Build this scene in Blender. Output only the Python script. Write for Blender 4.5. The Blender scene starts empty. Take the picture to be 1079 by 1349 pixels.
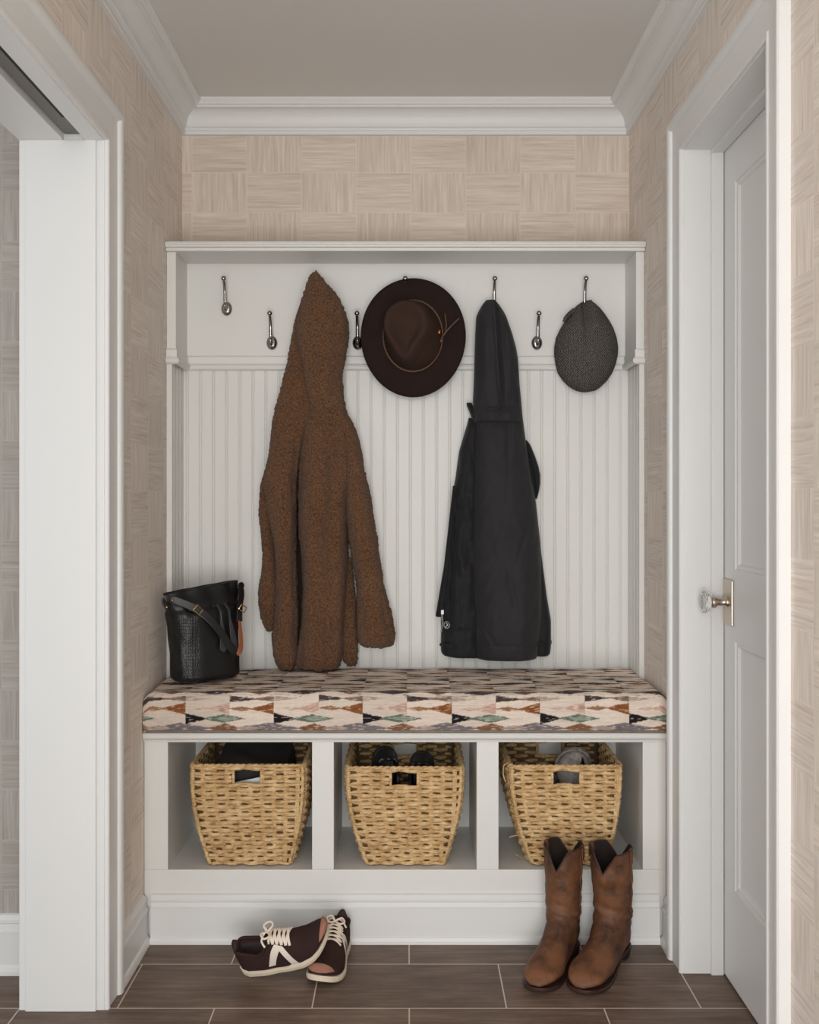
import bpy, math, random
import numpy as np
from mathutils import Vector, Matrix, noise
random.seed(7); np.random.seed(7)
SC = bpy.context.scene
COL = SC.collection
PI = math.pi

# ------------------------------------------------------------------ camera constants (metres, Y into the room)
F, CX, CY, H = 1330.0, 538.0, 655.0, 1.18
def at(px, py, Y):
    return (( px-CX)*Y/F, Y, H-(py-CY)*Y/F)

# ------------------------------------------------------------------ materials
def srgb(r, g, b):
    def f(c):
        c /= 255.0
        return c/12.92 if c <= 0.04045 else ((c+0.055)/1.055)**2.4
    return (f(r), f(g), f(b), 1.0)

class NT:
    def __init__(s, name):
        s.m = bpy.data.materials.new(name); s.m.use_nodes = True
        s.t = s.m.node_tree; s.n = s.t.nodes
        s.b = s.n['Principled BSDF']
    def node(s, typ, **kw):
        n = s.n.new(typ)
        for k, v in kw.items(): setattr(n, k, v)
        return n
    def link(s, a, b): s.t.links.new(a, b)
    def val(s, sock, v):
        if hasattr(v, 'is_output'): s.link(v, sock)
        else: sock.default_value = v
    def math(s, op, a, b=None, c=None):
        n = s.node('ShaderNodeMath', operation=op)
        s.val(n.inputs[0], a)
        if b is not None: s.val(n.inputs[1], b)
        if c is not None: s.val(n.inputs[2], c)
        return n.outputs[0]
    def mix(s, f, a, b, blend='MIX'):
        n = s.node('ShaderNodeMix', data_type='RGBA', blend_type=blend)
        s.val(n.inputs[0], f); s.val(n.inputs[6], a); s.val(n.inputs[7], b)
        return n.outputs[2]
    def mixf(s, f, a, b):
        n = s.node('ShaderNodeMix', data_type='FLOAT')
        s.val(n.inputs[0], f); s.val(n.inputs[2], a); s.val(n.inputs[3], b)
        return n.outputs[0]
    def pos(s, obj=False):
        if obj: return s.node('ShaderNodeTexCoord').outputs['Object']
        return s.node('ShaderNodeNewGeometry').outputs['Position']
    def sep(s, v):
        n = s.node('ShaderNodeSeparateXYZ'); s.link(v, n.inputs[0]); return n.outputs
    def comb(s, x, y, z):
        n = s.node('ShaderNodeCombineXYZ')
        for i, v in enumerate((x, y, z)): s.val(n.inputs[i], v)
        return n.outputs[0]
    def mapv(s, v, scale=(1,1,1), loc=(0,0,0)):
        n = s.node('ShaderNodeMapping'); s.link(v, n.inputs[0])
        n.inputs['Scale'].default_value = scale; n.inputs['Location'].default_value = loc
        return n.outputs[0]
    def noise(s, v, scale, detail=3, rough=0.5):
        n = s.node('ShaderNodeTexNoise'); s.link(v, n.inputs['Vector'])
        n.inputs['Scale'].default_value = scale; n.inputs['Detail'].default_value = detail
        n.inputs['Roughness'].default_value = rough
        return n.outputs[0]
    def ramp(s, f, stops):
        n = s.node('ShaderNodeValToRGB'); s.link(f, n.inputs[0])
        e = n.color_ramp.elements
        while len(e) < len(stops): e.new(0.5)
        for el, (p, c) in zip(e, stops): el.position = p; el.color = c
        return n.outputs[0]
    def bump(s, h, strength=0.3, dist=0.002):
        n = s.node('ShaderNodeBump'); n.inputs['Strength'].default_value = strength
        n.inputs['Distance'].default_value = dist; s.link(h, n.inputs['Height'])
        s.link(n.outputs[0], s.b.inputs['Normal']); return n.outputs[0]
    def set(s, **kw):
        for k, v in kw.items():
            s.val(s.b.inputs[k], v)
        return s.m

def C4(c): return srgb(*c)

def plain(name, c, rough=0.5, var=0.06, scale=6, metal=0, bump=0, bscale=200, spec=0.5, obj=False, sheen=0):
    n = NT(name); p = n.pos(obj)
    f = n.noise(p, scale, 3)
    a = [x*(1-var) for x in C4(c)[:3]]+[1]; b = [min(1, x*(1+var)) for x in C4(c)[:3]]+[1]
    n.set(**{'Base Color': n.mix(f, a, b), 'Roughness': rough, 'Metallic': metal, 'Specular IOR Level': spec})
    if sheen: n.set(**{'Sheen Weight': sheen})
    if bump: n.bump(n.noise(p, bscale, 2), bump, 0.001)
    return n.m

def wallpaper(name, axis, tint=(1,1,1), seam_k=0.45):
    n = NT(name); x, y, z = n.sep(n.pos())
    u = x if axis == 'X' else y
    cu, cv = 0.170, 0.124
    ui = n.math('FLOOR', n.math('DIVIDE', n.math('ADD', u, 10*cu-0.008), cu))
    vi = n.math('FLOOR', n.math('DIVIDE', n.math('ADD', z, 10*cv+0.044), cv))
    par = n.math('MODULO', n.math('ADD', ui, vi), 2.0)
    w = n.node('ShaderNodeTexWhiteNoise', noise_dimensions='2D'); n.link(n.comb(ui, vi, 0.0), w.inputs['Vector'])
    rnd = w.outputs[0]
    hv = n.comb(n.math('MULTIPLY', u, 9.0), n.math('MULTIPLY', z, 210.0), rnd)
    vv = n.comb(n.math('MULTIPLY', u, 210.0), n.math('MULTIPLY', z, 9.0), rnd)
    vec = n.node('ShaderNodeMix', data_type='VECTOR'); n.link(par, vec.inputs[0]); n.link(hv, vec.inputs[4]); n.link(vv, vec.inputs[5])
    g = n.noise(vec.outputs[1], 1.0, 4, 0.6)
    hv2 = n.comb(n.math('MULTIPLY', u, 5.0), n.math('MULTIPLY', z, 90.0), 3.3)
    vv2 = n.comb(n.math('MULTIPLY', u, 90.0), n.math('MULTIPLY', z, 5.0), 3.3)
    vec2 = n.node('ShaderNodeMix', data_type='VECTOR'); n.link(par, vec2.inputs[0]); n.link(hv2, vec2.inputs[4]); n.link(vv2, vec2.inputs[5])
    g2 = n.noise(vec2.outputs[1], 1.0, 2, 0.5)
    gg = n.math('ADD', n.math('MULTIPLY', g, 0.65), n.math('MULTIPLY', g2, 0.35))
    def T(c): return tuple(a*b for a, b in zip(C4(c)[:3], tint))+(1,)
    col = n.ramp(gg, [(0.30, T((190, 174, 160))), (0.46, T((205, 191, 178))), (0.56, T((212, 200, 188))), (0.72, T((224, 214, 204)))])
    # cell tone and thin pale seams between the squares
    fu = n.math('FRACT', n.math('DIVIDE', n.math('ADD', u, 10*cu-0.008), cu))
    fv = n.math('FRACT', n.math('DIVIDE', n.math('ADD', z, 10*cv+0.044), cv))
    eu = n.math('LESS_THAN', n.math('MINIMUM', fu, n.math('SUBTRACT', 1.0, fu)), 0.012)
    ev = n.math('LESS_THAN', n.math('MINIMUM', fv, n.math('SUBTRACT', 1.0, fv)), 0.014)
    seam = n.math('MULTIPLY', n.math('MAXIMUM', eu, ev), seam_k)
    col = n.mix(seam, col, T((222, 207, 196)))
    bright = n.mixf(rnd, 0.96, 1.04)
    col = n.mix(1.0, col, n.comb(bright, bright, bright), 'MULTIPLY')
    n.set(**{'Base Color': col, 'Roughness': 0.85, 'Specular IOR Level': 0.15})
    n.bump(gg, 0.25, 0.002)
    return n.m

def floor_mat():
    n = NT('floor_tile'); x, y, z = n.sep(n.pos())
    bw, rh = 0.4495, 0.2205
    v = n.comb(n.math('ADD', x, bw*40-0.002), n.math('ADD', y, rh*40-2.331), 0.0)
    b = n.node('ShaderNodeTexBrick'); n.link(v, b.inputs['Vector'])
    b.offset = 0.5; b.offset_frequency = 2; b.squash = 1
    b.inputs['Scale'].default_value = 1; b.inputs['Mortar Size'].default_value = 0.0017
    b.inputs['Mortar Smooth'].default_value = 0.1; b.inputs['Bias'].default_value = 0
    b.inputs['Brick Width'].default_value = bw; b.inputs['Row Height'].default_value = rh
    b.inputs['Color1'].default_value = (0.0,0.0,0.0,1); b.inputs['Color2'].default_value = (1,1,1,1); b.inputs['Mortar'].default_value = (0.5,0.5,0.5,1)
    st = n.noise(n.comb(n.math('MULTIPLY', x, 5.0), n.math('MULTIPLY', y, 70.0), 0.0), 1.0, 5, 0.65)
    cl = n.noise(n.comb(n.math('MULTIPLY', x, 6.0), n.math('MULTIPLY', y, 12.0), 4.0), 1.0, 4, 0.6)
    f = n.math('ADD', n.math('MULTIPLY', st, 0.6), n.math('MULTIPLY', cl, 0.4))
    col = n.ramp(f, [(0.30, C4((76, 60, 50))), (0.5, C4((108, 89, 77))), (0.72, C4((142, 122, 108)))])
    tone = n.mixf(b.outputs['Color'], 0.92, 1.08)
    col = n.mix(1.0, col, n.comb(tone, tone, tone), 'MULTIPLY')
    col = n.mix(b.outputs['Fac'], col, C4((202, 192, 181)))
    n.set(**{'Base Color': col, 'Roughness': n.mixf(f, 0.42, 0.55), 'Specular IOR Level': 0.4})
    n.bump(n.math('SUBTRACT', n.math('MULTIPLY', st, 0.2), n.math('MULTIPLY', b.outputs['Fac'], 0.8)), 0.3, 0.002)
    return n.m

def paint(name, c, rough=0.42, spec=0.4):
    n = NT(name); p = n.pos()
    f = n.noise(p, 2.5, 2)
    a = [x*0.985 for x in C4(c)[:3]]+[1]
    n.set(**{'Base Color': n.mix(f, a, C4(c)), 'Roughness': rough, 'Specular IOR Level': spec})
    n.bump(n.noise(p, 60, 2), 0.03, 0.002)
    return n.m

def fleece(name):
    n = NT(name); p = n.pos()
    v = n.node('ShaderNodeTexVoronoi', feature='F1'); n.link(p, v.inputs['Vector']); v.inputs['Scale'].default_value = 190
    v.inputs['Randomness'].default_value = 1
    g = n.noise(p, 320, 3, 0.65); lg = n.noise(p, 9, 2)
    f = n.math('ADD', n.math('MULTIPLY', g, 0.7), n.math('MULTIPLY', v.outputs['Distance'], 0.30))
    col = n.ramp(f, [(0.22, C4((148, 112, 84))), (0.46, C4((108, 77, 55))), (0.74, C4((58, 39, 28)))])
    t = n.mixf(lg, 0.85, 1.15)
    col = n.mix(1.0, col, n.comb(t, t, t), 'MULTIPLY')
    n.set(**{'Base Color': col, 'Roughness': 1.0, 'Specular IOR Level': 0.05, 'Sheen Weight': 0.12})
    n.bump(n.math('SUBTRACT', 1.0, f), 0.9, 0.006)
    return n.m

def nylon(name, c):
    n = NT(name); p = n.pos()
    g = n.noise(p, 900, 2); w = n.noise(n.mapv(p, (60, 60, 16)), 1.0, 3, 0.5)
    f = n.noise(p, 10, 2)
    a = [x*0.8 for x in C4(c)[:3]]+[1]; b = [x*1.2 for x in C4(c)[:3]]+[1]
    n.set(**{'Base Color': n.mix(f, a, b), 'Roughness': 0.72, 'Specular IOR Level': 0.2, 'Sheen Weight': 0.08})
    n.bump(n.math('ADD', n.math('MULTIPLY', g, 0.1), n.math('MULTIPLY', w, 0.9)), 0.2, 0.004)
    return n.m

def tweed(name):
    n = NT(name); p = n.pos(True)
    x, y, z = n.sep(p)
    g = n.noise(n.mapv(p, (420, 420, 420)), 1.0, 2, 0.7)
    h = n.math('MULTIPLY', n.math('ADD', n.math('SINE', n.math('MULTIPLY', n.math('ADD', x, n.math('MULTIPLY', n.math('PINGPONG', z, 0.009), 1.0)), 900.0)), 1.0), 0.5)
    f = n.math('ADD', n.math('MULTIPLY', g, 0.8), n.math('MULTIPLY', h, 0.18))
    col = n.ramp(f, [(0.30, C4((34, 32, 30))), (0.5, C4((70, 67, 64))), (0.74, C4((136, 130, 123)))])
    n.set(**{'Base Color': col, 'Roughness': 0.95, 'Specular IOR Level': 0.1})
    n.bump(g, 0.4, 0.002)
    return n.m

def leather(name, c, c2, rough=0.5, scale=14, bumps=0.15, bscale=120):
    n = NT(name); p = n.pos(True)
    f = n.noise(p, scale, 5, 0.65)
    col = n.ramp(f, [(0.3, C4(c2)), (0.62, C4(c))])
    n.set(**{'Base Color': col, 'Roughness': rough, 'Specular IOR Level': 0.4})
    n.bump(n.noise(p, bscale, 3), bumps, 0.002)
    return n.m

def snake(name):
    n = NT(name); p = n.pos()
    x, y, z = n.sep(p)
    v = n.node('ShaderNodeTexVoronoi', feature='DISTANCE_TO_EDGE'); n.link(n.mapv(p, (150, 150, 110)), v.inputs['Vector']); v.inputs['Scale'].default_value = 1
    v.inputs['Randomness'].default_value = 0.35
    e = n.math('SMOOTH_MIN', v.outputs['Distance'], 0.25, 0.1)
    lo = n.math('MULTIPLY', n.math('LESS_THAN', z, 0.85), n.math('LESS_THAN', x, -0.575))
    hgt = n.math('MULTIPLY', e, lo)
    col = n.mix(n.math('MULTIPLY', hgt, 2.0), C4((12, 12, 14)), C4((24, 24, 27)))
    n.set(**{'Base Color': col, 'Roughness': 0.42, 'Specular IOR Level': 0.5})
    n.bump(hgt, 0.5, 0.004)
    return n.m

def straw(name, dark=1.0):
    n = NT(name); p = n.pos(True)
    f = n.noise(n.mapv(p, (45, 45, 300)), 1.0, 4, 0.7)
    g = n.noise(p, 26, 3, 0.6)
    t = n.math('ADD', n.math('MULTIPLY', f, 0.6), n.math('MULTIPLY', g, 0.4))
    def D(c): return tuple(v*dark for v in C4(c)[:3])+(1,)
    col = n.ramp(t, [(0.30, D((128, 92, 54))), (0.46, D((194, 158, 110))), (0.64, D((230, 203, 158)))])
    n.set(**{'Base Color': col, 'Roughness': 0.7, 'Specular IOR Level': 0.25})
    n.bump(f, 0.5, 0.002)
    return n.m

def attr_mat(name, rough=0.95):
    n = NT(name); a = n.node('ShaderNodeAttribute', attribute_name='Col'); p = n.pos()
    x, y, z = n.sep(p)
    th = n.noise(n.comb(n.math('MULTIPLY', x, 260.0), n.math('MULTIPLY', y, 900.0), n.math('MULTIPLY', z, 900.0)), 1.0, 2, 0.6)
    t = n.mixf(th, 0.75, 1.2)
    col = n.mix(1.0, a.outputs['Color'], n.comb(t, t, t), 'MULTIPLY')
    n.set(**{'Base Color': col, 'Roughness': rough, 'Specular IOR Level': 0.08})
    n.bump(th, 0.4, 0.0015)
    return n.m

def glass_mat():
    n = NT('knob_glass'); p = n.pos()
    n.set(**{'Base Color': (0.97, 0.98, 0.97, 1), 'Roughness': n.mixf(n.noise(p, 8, 2), 0.03, 0.08), 'Transmission Weight': 0.9, 'IOR': 1.48})
    return n.m

M = {}
M['paper_back'] = wallpaper('wallpaper_back', 'X')
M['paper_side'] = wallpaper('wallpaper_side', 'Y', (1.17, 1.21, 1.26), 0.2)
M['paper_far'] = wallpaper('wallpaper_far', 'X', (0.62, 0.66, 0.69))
M['tile'] = floor_mat()
M['ceil'] = paint('ceiling_paint', (216, 213, 209), 0.9, 0.1)
M['trim'] = paint('trim_paint', (220, 220, 218))
M['cabinet'] = paint('cabinet_paint', (219, 218, 214))
M['slot'] = plain('slot_dark', (30, 29, 28), 0.7)
M['groove'] = plain('groove_shade', (120, 118, 114), 0.6)
M['dull_metal'] = plain('dull_metal', (150, 148, 146), 0.45, 0.05, metal=1)
M['chrome'] = plain('polished_nickel', (158, 155, 151), 0.12, 0.03, metal=1)
M['nickel'] = plain('satin_nickel', (196, 184, 170), 0.28, 0.03, metal=1)
M['brass'] = plain('brass', (206, 170, 110), 0.25, 0.05, metal=1)
M['glass'] = glass_mat()
M['fleece'] = fleece('brown_fleece')
M['fleece_shade'] = plain('fleece_shadow_lining', (38, 24, 17), 1.0)
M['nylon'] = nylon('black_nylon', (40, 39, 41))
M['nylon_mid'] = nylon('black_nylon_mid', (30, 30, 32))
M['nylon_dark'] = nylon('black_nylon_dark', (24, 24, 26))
M['tweed'] = tweed('grey_tweed')
M['felt'] = plain('brown_felt', (42, 31, 28), 0.95, 0.18, 12, spec=0.1, bump=0.3, bscale=500)
M['felt_crown'] = plain('brown_felt_crown', (58, 42, 35), 0.9, 0.2, 14, spec=0.15, bump=0.3, bscale=500)
M['cord'] = plain('leather_cord', (92, 66, 50), 0.6, 0.3, 200)
M['copper'] = plain('copper_bead', (190, 120, 84), 0.3, metal=1)
M['bag'] = snake('black_embossed_leather')
M['bag_plain'] = plain('black_leather', (22, 22, 24), 0.38, 0.1, bump=0.2, bscale=160)
M['tassel'] = plain('tassel_leather', (52, 52, 54), 0.45, 0.15)
M['tan'] = plain('tan_leather', (150, 84, 54), 0.6, 0.1)
M['boot'] = leather('brown_boot_leather', (118, 77, 50), (48, 31, 25), 0.60, 15)
M['boot_dark'] = leather('boot_sole_leather', (62, 40, 33), (38, 25, 22), 0.45, 14)
M['boot_in'] = plain('boot_lining', (34, 22, 18), 0.9)
M['heel'] = plain('boot_heel_stack', (30, 22, 19), 0.5)
M['suede'] = plain('brown_suede', (54, 38, 35), 0.95, 0.15, 30, spec=0.15, bump=0.3, bscale=400, obj=True)
M['suede_in'] = plain('sneaker_lining', (60, 48, 46), 0.95)
M['cream'] = plain('cream_rubber', (214, 200, 178), 0.7, 0.05)
M['white_leather'] = plain('white_leather', (224, 212, 200), 0.6, 0.04)
M['lace'] = plain('cream_lace', (228, 214, 198), 0.9, 0.1, 300)
M['toe'] = plain('tan_suede_toe', (150, 104, 86), 0.9, 0.12, 60)
M['black_shoe'] = plain('black_shoe', (20, 20, 22), 0.45, 0.1)
M['black_rubber'] = plain('black_rubber', (28, 28, 30), 0.5)
M['grey_knit'] = plain('grey_knit', (150, 143, 138), 0.95, 0.7, 90, obj=True)
M['dark_cloth'] = plain('dark_folded_cloth', (40, 38, 38), 0.9, 0.2, 20, bump=0.3, bscale=300)
M['white_paper'] = plain('white_sole', (220, 218, 216), 0.6, 0.03)
M['straw'] = straw('woven_straw')
M['straw_rim'] = straw('straw_rope', 0.95)
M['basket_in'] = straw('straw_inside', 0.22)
M['ikat'] = attr_mat('ikat_fabric')
M['piping'] = plain('ikat_piping', (128, 116, 106), 0.95, 0.35, 60)

# ------------------------------------------------------------------ mesh helpers
class Mb:
    def __init__(s): s.v = []; s.f = []; s.mi = []; s.n = 0
    def add(s, verts, faces, mi=0):
        b = s.n
        s.v.extend([tuple(p) for p in verts]); s.n += len(verts)
        s.f.extend([tuple(i+b for i in f) for f in faces]); s.mi.extend([mi]*len(faces))
        return b
    def box(s, x0, x1, y0, y1, z0, z1):
        s.add([(x0,y0,z0),(x1,y0,z0),(x1,y1,z0),(x0,y1,z0),(x0,y0,z1),(x1,y0,z1),(x1,y1,z1),(x0,y1,z1)],
              [(0,3,2,1),(4,5,6,7),(0,1,5,4),(1,2,6,5),(2,3,7,6),(3,0,4,7)]); return s
    def loft(s, rings, cap0=True, cap1=True, closed=True, mi=0):
        n = len(rings[0]); V = [p for r in rings for p in r]; Fc = []
        m = n if closed else n-1
        for k in range(len(rings)-1):
            for i in range(m):
                j = (i+1) % n
                Fc.append((k*n+i, k*n+j, (k+1)*n+j, (k+1)*n+i))
        if cap0: Fc.append(tuple(range(n-1, -1, -1)))
        if cap1: Fc.append(tuple(range((len(rings)-1)*n, len(rings)*n)))
        s.add(V, Fc, mi); return s
    def tube(s, path, r, sides=8, closed=False, flat=1.0, up=None):
        P = [Vector(p) for p in path]; n = len(P)
        R = r if hasattr(r, '__len__') else [r]*n
        rings = []; prev = None
        for i in range(n):
            a = P[(i-1) % n] if (closed or i > 0) else P[i]
            b = P[(i+1) % n] if (closed or i < n-1) else P[i]
            t = (b-a)
            t = t.normalized() if t.length > 1e-9 else Vector((0,0,1))
            if up is not None: u = Vector(up)
            elif prev is None: u = Vector((0,0,1)) if abs(t.z) < 0.9 else Vector((0,1,0))
            else: u = prev
            u = (u - t*u.dot(t))
            u = u.normalized() if u.length > 1e-6 else t.orthogonal().normalized()
            prev = u; w = t.cross(u)
            rings.append([P[i] + u*(R[i]*flat*math.cos(2*PI*k/sides)) + w*(R[i]*math.sin(2*PI*k/sides)) for k in range(sides)])
        if closed: rings.append(rings[0]); s.loft(rings, False, False)
        else: s.loft(rings)
        return s
    def ribbon(s, path, width, thick, normal):
        P = [Vector(p) for p in path]; n = len(P); rings = []
        for i in range(n):
            t = (P[min(i+1, n-1)]-P[max(i-1, 0)]).normalized()
            nn = Vector(normal[i] if hasattr(normal[0], '__len__') else normal)
            nn = (nn - t*nn.dot(t)).normalized(); w = t.cross(nn)
            wd = width[i] if hasattr(width, '__len__') else width
            q = [(-1,-.6),(-.8,-1),(.8,-1),(1,-.6),(1,.6),(.8,1),(-.8,1),(-1,.6)]
            rings.append([P[i]+w*(a*wd/2)+nn*(b*thick/2) for a, b in q])
        s.loft(rings); return s
    def sphere(s, c, r, nu=16, nv=10):
        rx, ry, rz = r if hasattr(r, '__len__') else (r, r, r)
        rings = []
        for j in range(1, nv):
            a = PI*j/nv
            rings.append([(c[0]+rx*math.sin(a)*math.cos(2*PI*i/nu), c[1]+ry*math.sin(a)*math.sin(2*PI*i/nu), c[2]-rz*math.cos(a)) for i in range(nu)])
        s.loft(rings); return s
    def prism(s, poly, z0, z1):
        s.loft([[(x, y, z0) for x, y in poly], [(x, y, z1) for x, y in poly]]); return s
    def lathe(s, prof, origin, axis='x', n=24, cap=True):
        rings = []
        for a, r in prof:
            ring = []
            for i in range(n):
                c, d = r*math.cos(2*PI*i/n), r*math.sin(2*PI*i/n)
                p = {'x': (a, c, d), 'y': (c, a, d), 'z': (c, d, a)}[axis]
                ring.append((origin[0]+p[0], origin[1]+p[1], origin[2]+p[2]))
            rings.append(ring)
        s.loft(rings, cap, cap); return s

def spline(P, n, closed=False):
    P = [Vector(p) for p in P]; m = len(P); out = []
    segs = m if closed else m-1
    for k in range(n):
        t = k/(n if closed else n-1)*segs; i = min(int(t), segs-1); u = t-i
        g = (lambda j: P[j % m]) if closed else (lambda j: P[max(0, min(m-1, j))])
        a, b, c, d = g(i-1), g(i), g(i+1), g(i+2)
        out.append(0.5*((2*b)+(c-a)*u+(2*a-5*b+4*c-d)*u*u+(3*b-a-3*c+d)*u**3))
    return out

def wpos(o):
    v = Vector((0,0,0))
    while o is not None: v += Vector(o.location); o = o.parent
    return v

def link(name, mb, mats, parent=None, smooth=False, bevel=0, local=False, recalc=True, subsurf=0, solid=0, flip_check=True):
    me = bpy.data.meshes.new(name)
    V = mb.v
    if parent is not None and not local:
        off = wpos(parent); V = [(p[0]-off.x, p[1]-off.y, p[2]-off.z) for p in V]
    me.from_pydata([tuple(p) for p in V], [], mb.f)
    if not isinstance(mats, (list, tuple)): mats = [mats]
    for m in mats: me.materials.append(m)
    me.polygons.foreach_set('material_index', mb.mi)
    if recalc:
        import bmesh
        bm = bmesh.new(); bm.from_mesh(me); bmesh.ops.recalc_face_normals(bm, faces=bm.faces); bm.to_mesh(me); bm.free()
    if smooth: me.polygons.foreach_set('use_smooth', [True]*len(me.polygons))
    me.update()
    o = bpy.data.objects.new(name, me); COL.objects.link(o)
    if parent is not None: o.parent = parent
    if solid:
        d = o.modifiers.new('Solidify', 'SOLIDIFY'); d.thickness = solid; d.offset = 0
    if bevel:
        b = o.modifiers.new('Bevel', 'BEVEL'); b.width = bevel; b.segments = 2; b.limit_method = 'ANGLE'; b.angle_limit = 0.7
        b.harden_normals = False
    if subsurf:
        d = o.modifiers.new('Subsurf', 'SUBSURF'); d.levels = subsurf; d.render_levels = subsurf
    return o

def thing(name, label, cat, loc=(0,0,0), group=None, rot=(0,0,0)):
    o = bpy.data.objects.new(name, None); COL.objects.link(o); o.empty_display_size = 0.05
    o.location = loc; o.rotation_euler = rot; o['label'] = label; o['category'] = cat
    if group: o['group'] = group
    return o
def struct(name, mb, mats, parent=None, **kw):
    o = link(name, mb, mats, parent, **kw)
    if parent is None: o['kind'] = 'structure'
    return o

def dup(root, label=None):
    r = root.copy(); COL.objects.link(r)
    if label: r['label'] = label
    for ch in list(root.children):
        c = ch.copy(); COL.objects.link(c); c.parent = r
        for g in list(ch.children):
            d = g.copy(); COL.objects.link(d); d.parent = c
    return r

def sweep_xy(mb, path, prof):
    """profile (out, z) swept along an XY path, mitred; out = right-hand side of travel"""
    P = [Vector((p[0], p[1])) for p in path]; rings = []
    for i in range(len(P)):
        ns = []
        for a, b in ((i-1, i), (i, i+1)):
            if a >= 0 and b < len(P):
                d = (P[b]-P[a]).normalized(); ns.append(Vector((d.y, -d.x)))
        if len(ns) == 2:
            m = ns[0]+ns[1]; m = m/ (m.length_squared) * 2
        else: m = ns[0]
        rings.append([(P[i].x+m.x*o, P[i].y+m.y*o, z) for o, z in prof])
    mb.loft(rings); return mb

# ------------------------------------------------------------------ room dimensions
XL, XR = -0.703, 0.686
YB = 3.137
ZC = 2.396
YN = -0.9
JL = 2.321            # left opening far jamb
JL0 = 1.15
HL = 2.0              # left opening head
JR0, JR1, HR = 1.905, 2.50, 2.04

struct('floor', Mb().box(-3.2, 1.4, YN, 3.3, -0.1, 0), M['tile'])
struct('ceiling', Mb().box(-3.2, 1.4, YN, 3.3, ZC, ZC+0.1), M['ceil'])
struct('wall_back', Mb().box(XL-0.2, XR+0.2, YB, YB+0.12, 0, ZC), M['paper_back'])
w = Mb()
w.box(XL-0.19, XL, JL+0.014, YB, 0, ZC); w.box(XL-0.19, XL, JL0-0.014, JL+0.014, HL+0.06, ZC); w.box(XL-0.19, XL, YN, JL0-0.014, 0, ZC)
struct('wall_left', w, M['paper_side'])
w = Mb()
w.box(XR, XR+0.13, JR1+0.014, YB, 0, ZC); w.box(XR, XR+0.13, JR0-0.014, JR1+0.014, HR+0.014, ZC); w.box(XR, XR+0.13, YN, JR0-0.014, 0, ZC)
struct('wall_right', w, M['paper_side'])
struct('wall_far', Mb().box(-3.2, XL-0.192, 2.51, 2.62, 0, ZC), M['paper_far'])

BASE = [(0,0),(0.019,0),(0.0185,0.012),(0.014,0.02),(0.014,0.088),(0.0155,0.092),(0.012,0.098),(0.0105,0.112),(0.012,0.118),(0.008,0.125),(0.004,0.128),(0,0.128)]
BASE = [(0,0),(0.022,0),(0.0215,0.008),(0.019,0.016),(0.0145,0.021),(0.014,0.088),(0.0165,0.0885),(0.0165,0.093),(0.012,0.096),(0.0105,0.108),(0.0125,0.111),(0.0125,0.117),(0.006,0.126),(0,0.128)]
struct('baseboard_left', sweep_xy(Mb(), [(XL, 2.42), (XL, 2.67)], BASE), M['trim'])
struct('baseboard_right', sweep_xy(Mb(), [(XR, 2.67), (XR, 2.60)], BASE), M['trim'])
struct('baseboard_near', sweep_xy(Mb(), [(XR, 1.80), (XR, YN)], BASE), M['trim'])
B2 = [(o, z*1.14) for o, z in BASE]
struct('baseboard_far', sweep_xy(Mb(), [(-3.2, 2.51), (XL-0.20, 2.51)], B2), M['trim'])

CR = [(0,2.303),(0.010,2.303),(0.012,2.306),(0.012,2.314),(0.009,2.318),(0.011,2.322),(0.016,2.325)]
for k in range(9):
    a = k/8*PI/2
    CR.append((0.018+0.036*(1-math.cos(a)), 2.328+0.042*math.sin(a)))
CR += [(0.058,2.371),(0.058,2.376),(0.064,2.378),(0.068,2.384),(0.072,2.388),(0.072,2.397),(0,2.397)]
struct('trim_1', sweep_xy(Mb(), [(XL, YN), (XL, YB), (XR, YB), (XR, YN)], CR), M['trim'])

CAS = [(0,0),(0,0.011),(0.003,0.014),(0.010,0.0145),(0.013,0.0115),(0.016,0.011),(0.05,0.0125),(0.068,0.014),(0.070,0.019),(0.073,0.022),(0.080,0.024),(0.088,0.024),(0.092,0.021),(0.092,0)]
def casing(mb, X, sx, y_far, y_near, zt):
    pts = [((X, y_far, 0), (0,1,0)), ((X, y_far, zt), (0,1,1)), ((X, y_near, zt), (0,-1,1)), ((X, y_near, 0), (0,-1,0))]
    rings = [[(p[0]+sx*t, p[1]+d[1]*w_, p[2]+d[2]*w_) for w_, t in CAS] for p, d in pts]
    mb.loft(rings)
# left opening: casing, jambs, head with pocket door track
m = Mb(); casing(m, XL, 1, JL+0.002, JL0-0.002, HL+0.002)
struct('trim_2', m, M['trim'])
m = Mb()
m.box(XL-0.192, XL+0.004, JL, JL+0.014, 0, HL+0.02)
m.box(XL-0.176, XL-0.014, JL-0.006, JL, 0, HL)
m.box(XL-0.192, XL+0.004, JL0-0.014, JL0, 0, HL+0.02)
m.box(-0.742, XL+0.004, JL0, JL, HL, HL+0.02)
m.box(-0.895, -0.792, JL0, JL, HL, HL+0.02)
m.box(-0.80, -0.735, JL0, JL, HL+0.05, HL+0.06)
m.box(-0.795, -0.792, JL0, JL, HL+0.02, HL+0.05); m.box(-0.742, -0.739, JL0, JL, HL+0.02, HL+0.05)
struct('trim_3', m, M['trim'], bevel=0.0015)
struct('trim_4', Mb().box(-0.788, -0.752, JL0, JL-0.002, HL+0.014, HL+0.03), M['groove'])  # grey box in the groove, its tone paints in the recess shade
struct('trim_5', Mb().box(-0.7515, -0.743, JL0, 2.19, HL+0.004, HL+0.03), M['slot'])
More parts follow.
